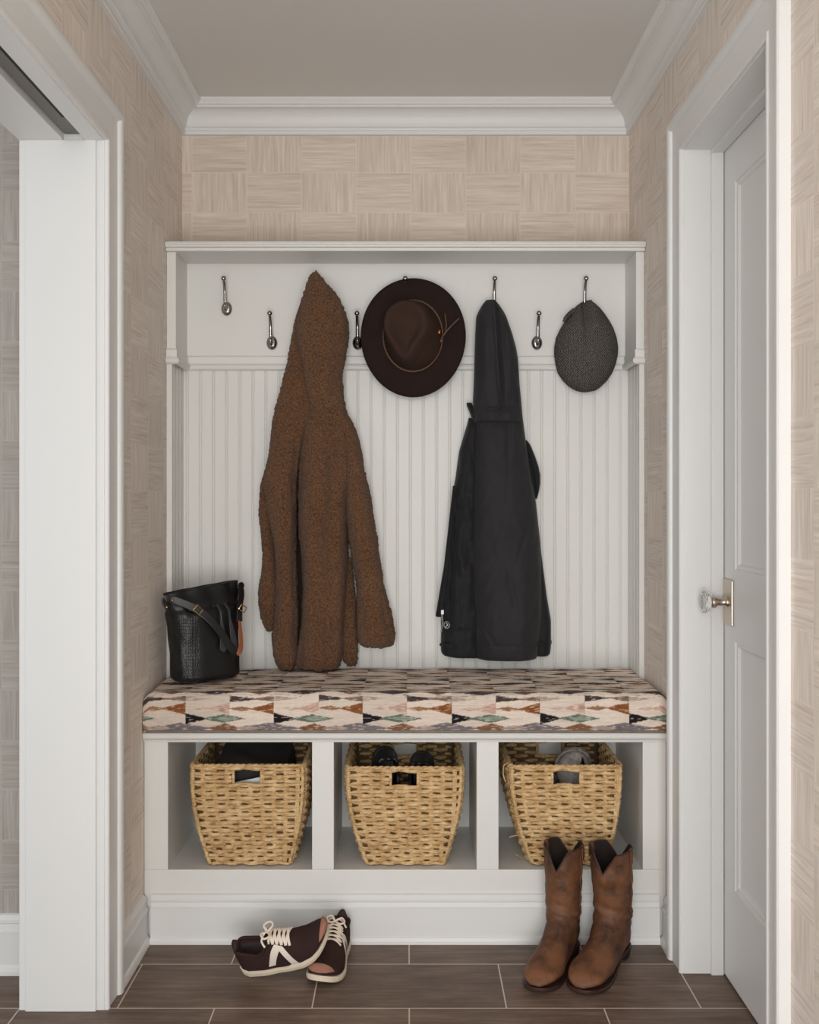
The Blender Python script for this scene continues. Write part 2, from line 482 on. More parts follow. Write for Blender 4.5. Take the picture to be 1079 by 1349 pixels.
# right opening: casing and jambs with stop
m = Mb(); casing(m, XR, -1, JR1+0.002, JR0-0.002, HR+0.002)
struct('trim_6', m, M['trim'])
m = Mb()
m.box(XR-0.004, XR+0.13, JR1, JR1+0.014, 0, HR+0.014); m.box(XR-0.004, XR+0.13, JR0-0.014, JR0, 0, HR+0.014)
m.box(XR-0.004, XR+0.13, JR0, JR1, HR, HR+0.014)
m.box(XR+0.062, XR+0.092, JR1-0.010, JR1, 0, HR); m.box(XR+0.062, XR+0.092, JR0, JR1-0.010, HR-0.010, HR)
m.box(XR+0.062, XR+0.092, JR0, JR0+0.010, 0, HR-0.010)
struct('trim_7', m, M['trim'], bevel=0.001)

# ------------------------------------------------------------------ white door in the right wall
DX = 0.780
d = Mb(); y0, y1 = JR0+0.003, JR1-0.003
def door_leaf(mb, X, y0, y1, z0, z1, panels):
    ys = sorted({y0, y1, *[p[0] for p in panels], *[p[1] for p in panels]}); zs = sorted({z0, z1, *[p[2] for p in panels], *[p[3] for p in panels]})
    for a, b in zip(ys, ys[1:]):
        for c, e in zip(zs, zs[1:]):
            if any(p[0] <= a and b <= p[1] and p[2] <= c and e <= p[3] for p in panels): continue
            mb.add([(X,a,c),(X,b,c),(X,b,e),(X,a,e)], [(0,1,2,3)])
    for p in panels:
        prof = [(0,0),(0.002,0.004),(0.010,0.0045),(0.014,0.010),(0.022,0.012),(0.024,0.012)]
        rings = [[(X+dp, p[0]+i, p[2]+i), (X+dp, p[1]-i, p[2]+i), (X+dp, p[1]-i, p[3]-i), (X+dp, p[0]+i, p[3]-i)] for i, dp in prof]
        mb.loft(rings, False, True)
    mb.add([(X,y0,z0),(X,y1,z0),(X,y1,z1),(X,y0,z1),(X+.035,y0,z0),(X+.035,y1,z0),(X+.035,y1,z1),(X+.035,y0,z1)],
           [(4,5,6,7),(0,1,5,4),(1,2,6,5),(2,3,7,6),(3,0,4,7)])
door_leaf(d, DX, y0, y1, 0.006, HR-0.004, [(y0+0.085, y1-0.085, 0.238, 0.834), (y0+0.085, y1-0.085, 1.007, 1.935)])
door = struct('door_1', d, M['trim'], recalc=False)
KY, KZ = 2.452, 0.925
p = Mb(); p.box(DX-0.006, DX, KY-0.033, KY+0.033, KZ-0.056, KZ+0.056)
o = link('knob_plate', p, M['nickel'], door, bevel=0.003); o['label'] = 'rectangular nickel plate behind the knob'
p = Mb(); p.lathe([(DX-0.004,0.013),(DX-0.010,0.012),(DX-0.012,0.009),(DX-0.030,0.008),(DX-0.034,0.013),(DX-0.040,0.015),(DX-0.044,0.014),(DX-0.046,0.010)], (0,KY,KZ))
link('knob_stem', p, M['nickel'], door, smooth=True)
p = Mb(); pr = [(DX-0.0455,0.008),(DX-0.047,0.015),(DX-0.053,0.023),(DX-0.059,0.0265),(DX-0.065,0.026),(DX-0.070,0.021),(DX-0.072,0.012),(DX-0.0725,0.004)]
p.lathe(pr, (0,KY,KZ), n=12)
o = link('door_knob', p, M['glass'], door); o['label'] = 'clear faceted glass knob'

# ------------------------------------------------------------------ storage bench
YF = 2.683
bench = thing('storage_bench', 'white built-in storage bench with three open cubbies between the walls', 'bench', (0, YF, 0))
bl, br = XL+0.001, XR-0.001
m = Mb()
ops = [(-0.639, -0.256), (-0.198, 0.1815), (0.240, 0.623)]
edges = [bl] + [e for p_ in ops for e in p_] + [br]
Z0, Z1, ZS = 0.190, 0.534, 0.556
for i in range(0, 8, 2): m.box(edges[i], edges[i+1], YF, YF+0.012, Z0, Z1)
m.box(bl, br, YF, YF+0.012, 0.004, Z0)
link('face_frame', m, M['cabinet'], bench, bevel=0.0015)
NOSE = [(0, Z1-0.004),(0.004,Z1-0.004),(0.006,Z1+0.002),(0.010,Z1+0.004),(0.013,Z1+0.007),(0.015,Z1+0.010),(0.016,Z1+0.018),(0.013,ZS),(-0.003,ZS)]
m = Mb(); m.box(bl, br, YF+0.003, YB-0.002, Z1, ZS)
sweep_xy(m, [(bl, YF), (br, YF)], NOSE)
link('seat_board', m, M['cabinet'], bench)
m = Mb(); m.box(bl+0.02, br-0.02, YF+0.0125, 3.04, Z0-0.022, Z0-0.002); link('cubby_floor', m, M['cabinet'], bench)
m = Mb(); m.box(bl, br, 3.04, 3.06, 0.004, Z1); link('back_panel', m, M['cabinet'], bench)
for a, b in ((bl, -0.640), (-0.255, -0.199), (0.1825, 0.239), (0.624, br)):
    link('partition', Mb().box(a, b, YF+0.0125, 3.04, Z0-0.002, Z1), M['cabinet'], bench)
m = sweep_xy(Mb(), [(bl+0.02, YF), (br-0.02, YF)], BASE); link('base_moulding', m, M['trim'], bench)

# ------------------------------------------------------------------ hall tree above it
tree = thing('hall_tree', 'white hook board with top shelf and beadboard panelling behind the bench', 'coat rack', (0, YB, ZS))
YP, YH = 3.080, 2.931      # face of the back boards, front of the sides
pl, pr_ = -0.675, 0.661
m = Mb(); m.box(bl-0.0, br, 2.910, YB-0.001, 1.902, 1.918); m.box(bl, br, 2.905, 2.915, 1.908, 1.914); m.box(bl, br, 2.918, YB-0.001, 1.892, 1.902)
link('top_shelf', m, M['cabinet'], tree, bevel=0.002)
m = Mb(); m.box(pl, pr_, YP, YB-0.001, 1.60, 1.892); link('hook_board', m, M['cabinet'], tree)
for a, b in ((bl, pl), (pr_, br)):
    link('side_post', Mb().box(a, b, YH, YB-0.001, 1.60, 1.892), M['cabinet'], tree, bevel=0.001)
def bead_profile(a, b, base, sgn, pitch=0.040):
    """points (along, depth) of tongue-and-groove beadboard between a and b"""
    out = [(a, base)]; x = a+0.012
    while x < b-0.012:
        out += [(x-0.0052, base), (x-0.0044, base+sgn*0.0024), (x-0.0034, base+sgn*0.0024), (x-0.0026, base+sgn*0.0006), (x-0.001, base-sgn*0.0004), (x+0.001, base-sgn*0.0004),
                (x+0.0026, base+sgn*0.0006), (x+0.0034, base+sgn*0.0024), (x+0.0044, base+sgn*0.0024), (x+0.0052, base)]
        x += pitch
    out.append((b, base)); return out
poly = bead_profile(-0.686, 0.670, YP, 1) + [(0.670, YB-0.001), (-0.686, YB-0.001)]
m = Mb(); m.prism(poly, ZS, 1.60); link('beadboard', m, M['cabinet'], tree)
for side in (0, 1):
    xo, xi, sg = (bl, -0.6865, -1) if side == 0 else (br, 0.6705, 1)
    q = bead_profile(YH+0.012, YP+0.02, xi, sg)
    poly = [(xi, YH)] + [(dpt, y) for y, dpt in q] + [(xo, YP+0.02), (xo, YH)]
    m = Mb(); m.prism(poly, ZS, 1.60); link('side_panel', m, M['cabinet'], tree)
RAIL = [(0,1.566),(0.006,1.566),(0.012,1.570),(0.014,1.576),(0.012,1.582),(0.008,1.584),(0.006,1.588),(0.006,1.607),(0.003,1.611),(0,1.611)]
m = sweep_xy(Mb(), [(bl, YH), (pl-0.002, YH), (pl-0.002, YP), (pr_+0.002, YP), (pr_+0.002, YH), (br, YH)][::1], RAIL)
link('rail_moulding', m, M['cabinet'], tree)

# ------------------------------------------------------------------ coat hooks
def make_hook(label):
    t = thing('coat_hook', label, 'hook', (0, YP, 1.75), 'polished coat hooks on the hook board')
    m = Mb(); rings = []
    for a, r in ((0,1.0),(-0.004,1.0),(-0.007,0.93),(-0.010,0.75),(-0.012,0.45),(-0.0125,0.1)):
        rings.append([(0.0165*r*math.cos(2*PI*i/24), a, 0.0215*r*math.sin(2*PI*i/24)) for i in range(24)])
    m.loft(rings); link('base_plate', m, M['chrome'], t, smooth=True, local=True)
    m = Mb(); P = spline([(0,-0.008,0.0),(0,-0.022,0.004),(0,-0.030,0.018),(0,-0.032,0.038),(0,-0.040,0.060),(0,-0.052,0.078)], 24)
    m.tube(P, [0.0062-0.0022*k/23 for k in range(24)], 10); link('prong', m, M['chrome'], t, smooth=True, local=True)
    m = Mb().sphere((0,-0.054,0.081), 0.0078); link('ball_tip', m, M['chrome'], t, smooth=True, local=True)
    m = Mb(); P = spline([(0,-0.010,-0.004),(0,-0.022,-0.010),(0,-0.030,-0.008),(0,-0.034,0.000)], 12); m.tube(P, 0.005, 10); m.sphere((0,-0.035,0.003), 0.0065, 12, 8)
    link('lower_prong', m, M['chrome'], t, smooth=True, local=True)
    return t
hk = make_hook('empty polished hook near the upper left corner of the hook board')
hk.location = ((299-CX)/431.8, YP-0.0008, H+(655-407)/431.8)
for px, py, lab in ((358.5, 452, 'empty polished hook just left of the brown fleece coat'),
                    (471.5, 452, 'empty polished hook between the brown coat and the wide-brimmed hat, partly behind the brim'),
                    (534, 407, 'hook holding the brown hat, only its tip showing above the brim'),
                    (650, 407, 'hook the black jacket hangs from, its tip above the hood'),
                    (707, 452, 'empty polished hook between the black jacket and the grey flat cap'),
                    (768, 407, 'hook the grey flat cap hangs from')):
    h = dup(hk, lab); h.location = ((px-CX)/431.8, YP-0.0008, H+(655-py)/431.8)

# ------------------------------------------------------------------ seat cushion (T-notched at the back to clear the side panels)
def fbm(x, y, s=0.0):
    return noise.noise(Vector((x, y, s)))
ROWC = {  # per row: list of (base position in the repeat, direction, length, half height, colour, both ways?)
 0: [(0.95,-1,0.36,0.017,(120,112,114),1),(0.45,-1,0.20,0.015,(128,92,70),1),(0.70,1,0.16,0.009,(164,148,138),1)],
 1: [(0.0,1,0.27,0.0165,(34,32,33),0),(0.43,-1,0.26,0.0125,(98,112,98),1),(0.46,1,0.16,0.008,(140,148,132),1)],
 2: [(1.0,-1,0.28,0.0175,(134,84,50),0),(0.5,-1,0.26,0.017,(194,160,144),0),(0.64,-1,0.16,0.007,(150,112,84),1),(0.2,1,0.12,0.005,(196,172,154),1)],
 3: [(0.5,1,0.34,0.0105,(74,64,60),0),(1.0,-1,0.28,0.009,(126,106,92),0),(0.0,1,0.3,0.008,(176,158,144),0)],
}
ALT = [(58,52,52),(140,132,126),(120,86,66),(150,140,134),(34,32,33),(166,146,134)]
def ikat(x, v):
    """colour at distance x along the bench and v up the front and over the top"""
    P = 0.2345; x0 = (245-CX)/497.0
    n1 = fbm(x*16, v*210, 1.0); n2 = fbm(x*60, v*420, 5.0)
    pitch = 0.0285
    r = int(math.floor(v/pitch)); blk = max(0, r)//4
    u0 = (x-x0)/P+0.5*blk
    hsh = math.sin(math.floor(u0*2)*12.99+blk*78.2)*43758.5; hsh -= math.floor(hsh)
    bt = (0.93+0.09*hsh) if blk == 0 else (1.02+0.12*hsh)  # blocks over the top coloured lighter to make up for weak light there
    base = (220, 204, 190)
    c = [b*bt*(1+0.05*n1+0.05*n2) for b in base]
    for k in (r-1, r, r+1):
        if k < 0: continue
        b_ = k//4; vc = (k+0.42)*pitch
        for q, (pb, dr, ln, hh, col, two) in enumerate(ROWC[k % 4]):
            u = ((x-x0)/P+0.5*b_+(0.11*b_ if two else 0)) % 1.0
            t = (u-pb)*dr
            t = (t+0.5) % 1.0-0.5 if two else t % 1.0
            if two: t = abs(t)
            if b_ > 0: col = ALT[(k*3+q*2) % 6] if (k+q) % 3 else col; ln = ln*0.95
            jag = 0.13*n1+0.14*n2
            val = (1-t/ln) - abs(v-vc)/hh + jag*(0.35+0.65*min(1, t/ln*2))
            if 0 <= t < ln*1.25 and val > 0:
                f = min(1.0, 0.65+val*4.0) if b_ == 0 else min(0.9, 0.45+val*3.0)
                if n2 > 0.30: f *= 0.45
                c = [a*(1-f)+b*(1+0.28*n2)*f for a, b in zip(c, col)]
    if abs(fbm(x*7, v*95, 9.0)) < 0.03 and v > 0.10: c = [a*0.8 for a in c]
    return c
cush = thing('seat_cushion', 'long seat cushion in cream, black, rust and green diamond ikat fabric on the bench', 'cushion', (0, YF, ZS))
cl_, cr_ = -0.7015, 0.6845
zt = ZS+0.106; zb = ZS+0.001
NX = 620
def edge_y(x):      # back edge with the notches
    return 2.926 if (x < -0.684 or x > 0.668) else 3.076
rows = []
vs = np.concatenate([np.linspace(0, 0.125, 64), np.linspace(0.1268, 0.49, 150)])
def sect(v):
    """profile of cushion: front face then rounded shoulder then top: (y, z)"""
    yf = 2.668
    if v < 0.095:
        return (yf-0.004*math.sin(PI*min(1, v/0.095)), zb+0.002+v*0.91)
    a = min(1.0, (v-0.095)/0.032); th = a*PI/2
    if a < 1: return (yf+0.020*(1-math.cos(th)), zb+0.002+0.0865+0.0165*math.sin(th))
    return (yf+0.020+(v-0.127), zb+0.105)
V = []; Fc = []; colr = []
xs = np.linspace(cl_, cr_, NX)
yback = 3.074
for v in vs:
    y, z = sect(v)
    for x in xs:
        e = min(x-cl_, cr_-x)
        dz = 0.0; dx = 0.0
        if z > zb+0.05:
            dz = -0.016*max(0, 1-e/0.022)**2
            q = max(0.0, 1-max(0, yback-y)/0.03); dz -= 0.010*q*q
            dz += 0.004*noise.noise(Vector((x*3.2, y*5, 2.0))) + 0.003*noise.noise(Vector((x*11, y*9, 7.0)))
        zz = zb+(z+dz-zb)
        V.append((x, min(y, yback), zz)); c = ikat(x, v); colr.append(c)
nv = len(vs)
m = Mb()
for j in range(nv-1):
    for i in range(NX-1):
        yc = V[j*NX+i][1]
        xc = 0.5*(xs[i]+xs[i+1])
        if yc > edge_y(xc)-0.001 or (vs[j] > 0.2 and V[(j+1)*NX+i][1]-yc < 1e-6): continue
        Fc.append((j*NX+i, j*NX+i+1, (j+1)*NX+i+1, (j+1)*NX+i))
m.add(V, Fc)
# closed sides and underside
def side_wall(ptsline):
    b = len(m.v)
    top = [tuple(p) for p in ptsline]; bot = [(p[0], p[1], zb) for p in ptsline]
    n_ = len(top); m.add(top+bot, [(i, i+1, n_+i+1, n_+i) for i in range(n_-1)])
side_wall([V[j*NX] for j in range(nv) if V[j*NX][1] <= 2.926]); side_wall([V[j*NX+NX-1] for j in range(nv) if V[j*NX+NX-1][1] <= 2.926])
il = int(np.searchsorted(xs, -0.684)); ir = int(np.searchsorted(xs, 0.668))-1
side_wall([V[j*NX+il] for j in range(nv) if V[j*NX+il][1] >= 2.924]); side_wall([V[j*NX+ir] for j in range(nv) if V[j*NX+ir][1] >= 2.924])
side_wall([V[(nv-1)*NX+i] for i in range(il, ir+1)])
b = m.add([(cl_,2.668,zb),(cr_,2.668,zb),(cr_,2.926,zb),(-0.684+1.352,2.926,zb),(0.668,3.074,zb),(-0.684,3.074,zb),(-0.684,2.926,zb),(cl_,2.926,zb)], [(0,1,2,3,4,5,6,7)])
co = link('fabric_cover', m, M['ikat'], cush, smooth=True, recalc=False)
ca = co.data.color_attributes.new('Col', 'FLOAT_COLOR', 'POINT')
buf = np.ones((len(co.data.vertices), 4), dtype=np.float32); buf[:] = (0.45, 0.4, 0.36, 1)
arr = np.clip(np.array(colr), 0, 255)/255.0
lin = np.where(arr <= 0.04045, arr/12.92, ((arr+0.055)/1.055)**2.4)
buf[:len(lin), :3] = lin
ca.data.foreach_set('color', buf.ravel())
m = Mb()
m.tube([(cl_+0.004, 2.80, zb+0.004), (cl_+0.004, 2.674, zb+0.004), (cl_+0.01, 2.667, zb+0.004), (cr_-0.01, 2.667, zb+0.004), (cr_-0.004, 2.674, zb+0.004), (cr_-0.004, 2.80, zb+0.004)], 0.0035, 8)
link('piping', m, M['piping'], cush, smooth=True)

# ------------------------------------------------------------------ hanging clothes: lofted from rows of the real outline
def rowinterp(rows, n, smooth=2):
    R = np.array(rows, float); ys = np.linspace(R[0,0], R[-1,0], n)
    out = [ys]
    for c in range(1, R.shape[1]):
        a = np.interp(ys, R[:,0], R[:,c])
        k = max(1, int(n*0.012*smooth))
        pad = np.concatenate([2*a[0]-a[k:0:-1], a, 2*a[-1]-a[-2:-k-2:-1]])
        ker = np.ones(k)/k
        s_ = np.convolve(np.convolve(pad, ker, 'same'), ker, 'same')[k:-k]
        s_[0], s_[-1] = a[0], a[-1]
        out.append(s_)
    return np.array(out).T

def cloth_loft(rows, n, nf, Y0, back, fold=None, pw=2.2, nb=16, skew=0.0, hem=0.0, floor=0.0):
    """rows: (py, L, R, depth). Returns Mb of a closed garment piece whose back lies at Y0+back."""
    q = rowinterp(rows, n); rings = []
    for j, (py, L, R, dp) in enumerate(q):
        ring = []
        f_end = 1.0
        if hem:
            e = (n-1-j)/n
            f_end = min(1.0, 0.55+e/hem*0.45) if e < hem else 1.0
        for i in range(nf):
            t = 0.5-0.5*math.cos(PI*i/(nf-1)); c = 2*t-1
            f = dp*max(0.0, 1-abs(c)**pw)**(1/pw)*f_end
            if fold: f += fold(L+(R-L)*t, py, c)*min(1, (1-abs(c))*6)
            x, _, z = at(L+(R-L)*t, py, Y0)
            ring.append((x, Y0-f+skew*c, max(z, floor+0.00002*(n-j))))
        for i in range(nb):
            t = 1-(i+1)/(nb+1); c = 2*t-1
            x, _, z = at(L+(R-L)*t, py, Y0)
            ring.append((x, Y0+back*(1-abs(c)**4)+skew*c, max(z, floor+0.00002*(n-j))))
        rings.append(ring)
    m = Mb(); m.loft(rings); return m

def g(x, c, w): return math.exp(-((x-c)/w)**2)

def curls(o, amp=0.0032, sc=120, wob=0.006):
    me = o.data; n = len(me.vertices)
    nr = np.empty(n*3, np.float32); me.vertices.foreach_get('normal', nr); nr = nr.reshape(-1, 3)
    pts = np.empty(n*3, np.float32); me.vertices.foreach_get('co', pts); pts = pts.reshape(-1, 3)
    for i in range(n):
        p = Vector(pts[i])*sc
        d_ = noise.voronoi(p, distance_metric='DISTANCE', exponent=2)[0][0]
        h = (0.55-d_)*1.2 + 0.5*noise.noise(p*0.5)
        q_ = Vector((pts[i][0]*17, pts[i][1]*9, pts[i][2]*5.5))
        pts[i] += nr[i]*(amp*h+wob*noise.noise(q_)+0.5*wob*noise.noise(q_*2.7))
    me.vertices.foreach_set('co', pts.ravel()); me.update()

# brown fleece coat
coat = thing('fleece_coat', 'long brown curly fleece coat hanging by its hood, hem touching the seat cushion', 'coat', at(416, 884, 2.97))
CZ = 0.670
Y0 = 3.01
hood = [(356,414,418,0.006),(359,410,421,0.016),(363,407.5,424.5,0.022),(370,405,430,0.032),(385,400,443,0.045),(405,395,455,0.058),(425,393,460,0.066),(440,392.5,460.5,0.070),(465,396,457,0.070),(490,401,450.5,0.066),(510,405,450,0.062),(530,409,452,0.058),(545,412,455,0.05),(560,414,458,0.03)]
def hood_fold(px, py, c): return 0.006*g(px, 425+0.06*(py-400), 9)*min(1,max(0,(py-380)/60)) - 0.005*g(px, 440, 6)*min(1,max(0,(py-450)/40))
def back_fold(px, py, c):
    f = -0.010*g(px, 384-0.02*(py-540), 4)*min(1, max(0, (py-560)/40))
    return f
# body: left front panel, main panel, back flap
left_panel = [(394,398,404,0.008),(404,394,406,0.016),(418,390.5,410,0.022),(450,383,415,0.028),(480,377,418,0.034),(510,370,420,0.038),(545,362,412,0.046),(575,357,404,0.058),(600,353,397,0.066),(635,347,392.5,0.078),(660,352,391.5,0.080),(700,360.5,391.5,0.078),(740,365,393,0.076),(780,366,395,0.074),(810,364,394.5,0.070),(835,360,392.5,0.062),(860,361,392,0.05),(878,368,389,0.045),(886,373,387,0.035),(889.5,376,385,0.02)]
main_panel = [(505,408,452,0.030),(525,404,454,0.046),(545,401,458,0.056),(560,399,466,0.066),(590,396,474,0.080),(620,394,474,0.094),(650,394,462,0.102),(680,395,458,0.105),(720,396.5,458,0.104),(760,398,457,0.100),(800,398,456,0.090),(830,397,454,0.086),(855,393,453,0.080),(872,391.5,451,0.07),(883,394,447,0.055),(890,402,440,0.035),(892.5,410,432,0.02)]
def main_fold(px, py, c):
    k = min(1, max(0, (py-540)/70))
    f = -0.016*g(px, 439-0.012*(py-640), 7)*k*max(0.25, 1-max(0, py-700)/140)
    f += 0.010*g(px, 418, 12)*k - 0.010*g(px, 398, 4)*k + 0.008*g(px, 452, 6)*min(1, max(0,(py-600)/40))
    f += 0.006*noise.noise(Vector((px*0.05, py*0.012, 3.0)))*k
    return f
def left_fold(px, py, c):
    k = min(1, max(0, (py-540)/60))
    return 0.008*g(px, 380, 8)*k - 0.012*g(px, 391, 3.5)*k + 0.005*noise.noise(Vector((px*0.05, py*0.014, 8.0)))*k
r_sleeve = [(536,444,452,0.012),(546,448,458,0.026),(556,451,464,0.038),(567,453,469.5,0.050),(590,454,475.5,0.062),(620,454,482,0.072),(650,454.5,486.5,0.078),(680,457.5,492,0.080),(710,461,497,0.078),(740,465.5,500.5,0.074),(770,468.5,505,0.072),(800,470.5,513.5,0.070),(820,471.5,519,0.068),(838,472.5,522.5,0.062),(847,474.5,521,0.05),(852,484,515,0.025)]
def slv_fold(px, py, c):
    return 0.005*noise.noise(Vector((px*0.06, py*0.03, 12.0))) - 0.010*g(px-py*0.25, 503-790*0.25, 3)*min(1,max(0,(py-755)/25))
l_sleeve = [(618,350,356,0.008),(628,345.5,354,0.016),(640,343,352,0.024),(670,343,356,0.030),(700,344.5,361,0.034),(730,346,365,0.038),(755,343.5,366.5,0.04),(775,341,367,0.042),(795,343,366.5,0.04),(812,347,365,0.036),(823,351,363,0.028),(830,354,360,0.012)]
flap = [(735,452,464,0.012),(760,450,467,0.02),(800,449,470,0.026),(835,448,471,0.028),(860,449,471,0.026),(874,453,470.5,0.02),(879,458,467,0.008)]
def piece(name, rows, n, nf, Y, back, fold=None, parent=coat, mat='fleece', amp=0.0046, sc=125, **kw):
    o = link(name, cloth_loft(rows, n, nf, Y, back, fold, **kw), M[mat], parent, smooth=True)
    if amp: curls(o, amp, sc)
    return o
gap_shade_rows = [(560,372,440,0.006),(640,366,450,0.008),(720,372,455,0.008),(800,374,452,0.008),(860,372,450,0.008),(880,378,446,0.006)]
o = link('lining', cloth_loft(gap_shade_rows, 60, 24, 3.062, 0.006, None, floor=CZ), M['fleece_shade'], coat, smooth=True); o['label'] = 'inside back of the coat, coloured dark as shade in the front gap'  # dark sheet that puts the shade of the front gap into colour
body = piece('body', main_panel, 340, 80, 3.04, 0.024, main_fold, hem=0.03, floor=CZ, pw=2.6)
piece('front_panel', left_panel, 420, 56, 3.035, 0.026, left_fold, hem=0.03, floor=CZ, pw=2.8)
piece('hood', hood, 190, 70, 3.005, 0.055, hood_fold)
piece('sleeve', r_sleeve, 270, 56, 3.02, 0.035, slv_fold)
piece('sleeve', l_sleeve, 170, 40, 3.045, 0.015)
piece('back_flap', flap, 130, 36, 3.05, 0.012, floor=CZ)

# black rain jacket
jacket = thing('rain_jacket', 'black hooded nylon jacket hanging from a hook, clear of the cushion', 'jacket', at(650, 866, 3.0))
jh = [(396.5,639.5,653,0.020),(402,635,657.5,0.034),(411,630,663.5,0.044),(418,627.2,667,0.050),(441,626,675,0.056),(460,625.4,680,0.058),(473,625,682.3,0.058),(506,624,684.3,0.058),(528,623,686.5,0.056),(545,624.5,688,0.052),(556,624.7,689,0.046)]
def jh_fold(px, py, c):
    cx = 650+0.055*(py-400)
    f = -0.034*g(px, cx+2, 3.2)*min(1, max(0, (py-399)/14))*min(1, max(0, (552-py)/50))
    f += 0.006*g(px, 637+0.02*(py-400), 6) - 0.008*g(px, 664, 4)*g(py, 470, 45) + 0.006*noise.noise(Vector((px*0.09, py*0.04, 4.0)))
    f += -0.010*g(py, 541, 3)*g(px, 660, 22)
    return f
jb = [(546,624.6,688.2,0.046),(556,622.5,689.5,0.05),(584,621.5,693,0.066),(621,620.6,698,0.076),(658,619,705.5,0.082),(716,618.6,711.8,0.088),(755,619.8,713.6,0.090),(803,622.6,714,0.092),(835,624.4,711,0.092),(858,625.6,708,0.088),(865.5,626.4,706.5,0.082)]
def jb_fold(px, py, c):
    f = 0.006*noise.noise(Vector((px*0.04, py*0.014, 21.0))) + 0.003*noise.noise(Vector(((px+py*0.4)*0.12, (py-px)*0.05, 5.0)))
    f -= 0.006*g(px, 667-(py-600)*0.02, 4)*g(py, 590, 45)
    f += 0.007*g(px, 684, 10)*g(py, 800, 60) - 0.005*g(px-(py-760)*0.22, 668, 3.5)*g(py, 775, 38) - 0.004*g(px+(py-700)*0.35, 690, 3)*g(py, 715, 26) - 0.005*g(px-(py-840)*0.6, 646, 4)*g(py, 835, 14)
    f -= 0.003*g(py, 846, 1.2)
    return f
jl = [(551,617,627,0.014),(556,615.8,630,0.03),(565,613,632,0.040),(593,604.7,632,0.048),(628,600,632,0.052),(651,595.7,632,0.054),(697,590.8,632,0.056),(745,585.5,634,0.056),(784,581.5,634,0.056),(815,581,635,0.056),(849,580.8,636,0.054),(860,581,637,0.050),(864.5,590,637,0.042)]
def jl_fold(px, py, c):
    f = -0.010*g(px, 597-0.055*(py-690), 4)*min(1, max(0, (py-640)/40))*min(1, max(0, (820-py)/30))
    f += 0.011*noise.noise(Vector((px*0.09, py*0.03, 31.0))) + 0.004*noise.noise(Vector((px*0.2, py*0.09, 2.0)))
    f -= 0.004*g(py, 829, 4)
    return f
jz = [(640,596.4,600,0.008),(700,589.8,597,0.012),(745,584.6,592.5,0.014),(784,578,589,0.014),(800,575.4,587.5,0.014),(808,573.6,586.5,0.013),(812.5,574.5,585,0.008)]
jr1 = [(580,690,694,0.01),(586,690,698.5,0.02),(602,694,705,0.03),(615,697,709.3,0.034),(626,699,711.3,0.034),(637,701,711.3,0.034),(648,703,709.6,0.028),(657,704.5,707.3,0.014)]
jr2 = [(700,704,709.5,0.012),(730,704,713.2,0.03),(745,704,715,0.036),(784,703,720,0.040),(815,701,725.4,0.042),(847,700,725.6,0.042),(858,699,724.6,0.038),(863,701,722,0.03)]
jkw = dict(parent=jacket, amp=0)
piece('back_panel', jb, 200, 64, 3.05, 0.018, jb_fold, mat='nylon', **jkw)
piece('hood', jh, 130, 90, 3.03, 0.03, jh_fold, mat='nylon', **jkw)
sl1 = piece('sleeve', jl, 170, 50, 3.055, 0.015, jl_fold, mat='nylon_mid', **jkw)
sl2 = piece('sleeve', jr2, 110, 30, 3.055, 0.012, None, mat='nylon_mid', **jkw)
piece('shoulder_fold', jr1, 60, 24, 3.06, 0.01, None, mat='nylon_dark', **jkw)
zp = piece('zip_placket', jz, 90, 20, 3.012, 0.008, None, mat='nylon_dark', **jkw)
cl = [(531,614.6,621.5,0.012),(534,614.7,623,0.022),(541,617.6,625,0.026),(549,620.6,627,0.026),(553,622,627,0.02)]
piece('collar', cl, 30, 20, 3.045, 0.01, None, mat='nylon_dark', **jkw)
m = Mb(); a = at(581.3, 849, 2.997); b_ = at(595, 851, 2.985)
m.ribbon([at(580.9, 849, 3.045), at(580.9, 849.5, 3.012), at(584, 850, 3.0), at(590, 851, 2.994), at(596, 852, 2.992)], 0.011, 0.004, (0,-1,0.05)); link('cuff_strap', m, M['nylon_dark'], sl1)
m = Mb(); m.ribbon([at(708, 849, 3.0), at(716, 847.6, 3.002), at(723, 846.5, 3.012), at(726, 846, 3.04)], 0.011, 0.004, (0.3,-1,0.05)); link('cuff_strap', m, M['nylon_dark'], sl2)
m = Mb(); m.box(*[v for p in zip(at(581, 809, 2.985), at(584.6, 803, 2.978)) for v in p][:2], 2.975, 2.990, at(0, 809, 2.98)[2], at(0, 803.5, 2.98)[2])
c_ = at(582.5, 812, 2.982)
m.tube([(c_[0], c_[1], c_[2]+0.008), (c_[0]+0.001, c_[1]-0.002, c_[2]-0.012)], 0.0028, 8)
m.tube([at(583.5, 818, 2.98), at(582.4, 826, 2.978), at(581.4, 833, 2.978)], 0.0022, 8)
link('zip_pull', m, M['dull_metal'], zp)
m = Mb(); c_ = at(588.6, 823.5, 2.975)
m.tube([(c_[0]+0.0082*math.cos(2*PI*k/20), c_[1], c_[2]+0.0095*math.sin(2*PI*k/20)) for k in range(20)], 0.0022, 8, closed=True)
m.tube([(c_[0]-0.004, c_[1], c_[2]-0.006), (c_[0]+0.003, c_[1], c_[2]+0.001), (c_[0]-0.001, c_[1], c_[2]+0.005)], 0.0016, 6)
o = link('pull_ring', m, M['dull_metal'], zp); o['label'] = 'pale metal ring on the zip pull'
m = Mb(); m.tube(spline([at(646, 400, 3.0), at(647, 396.5, 3.005), at(650.5, 395.3, 3.01), at(653, 398, 3.0)], 10), 0.0022, 8); link('hang_loop', m, M['nylon_dark'], jacket)

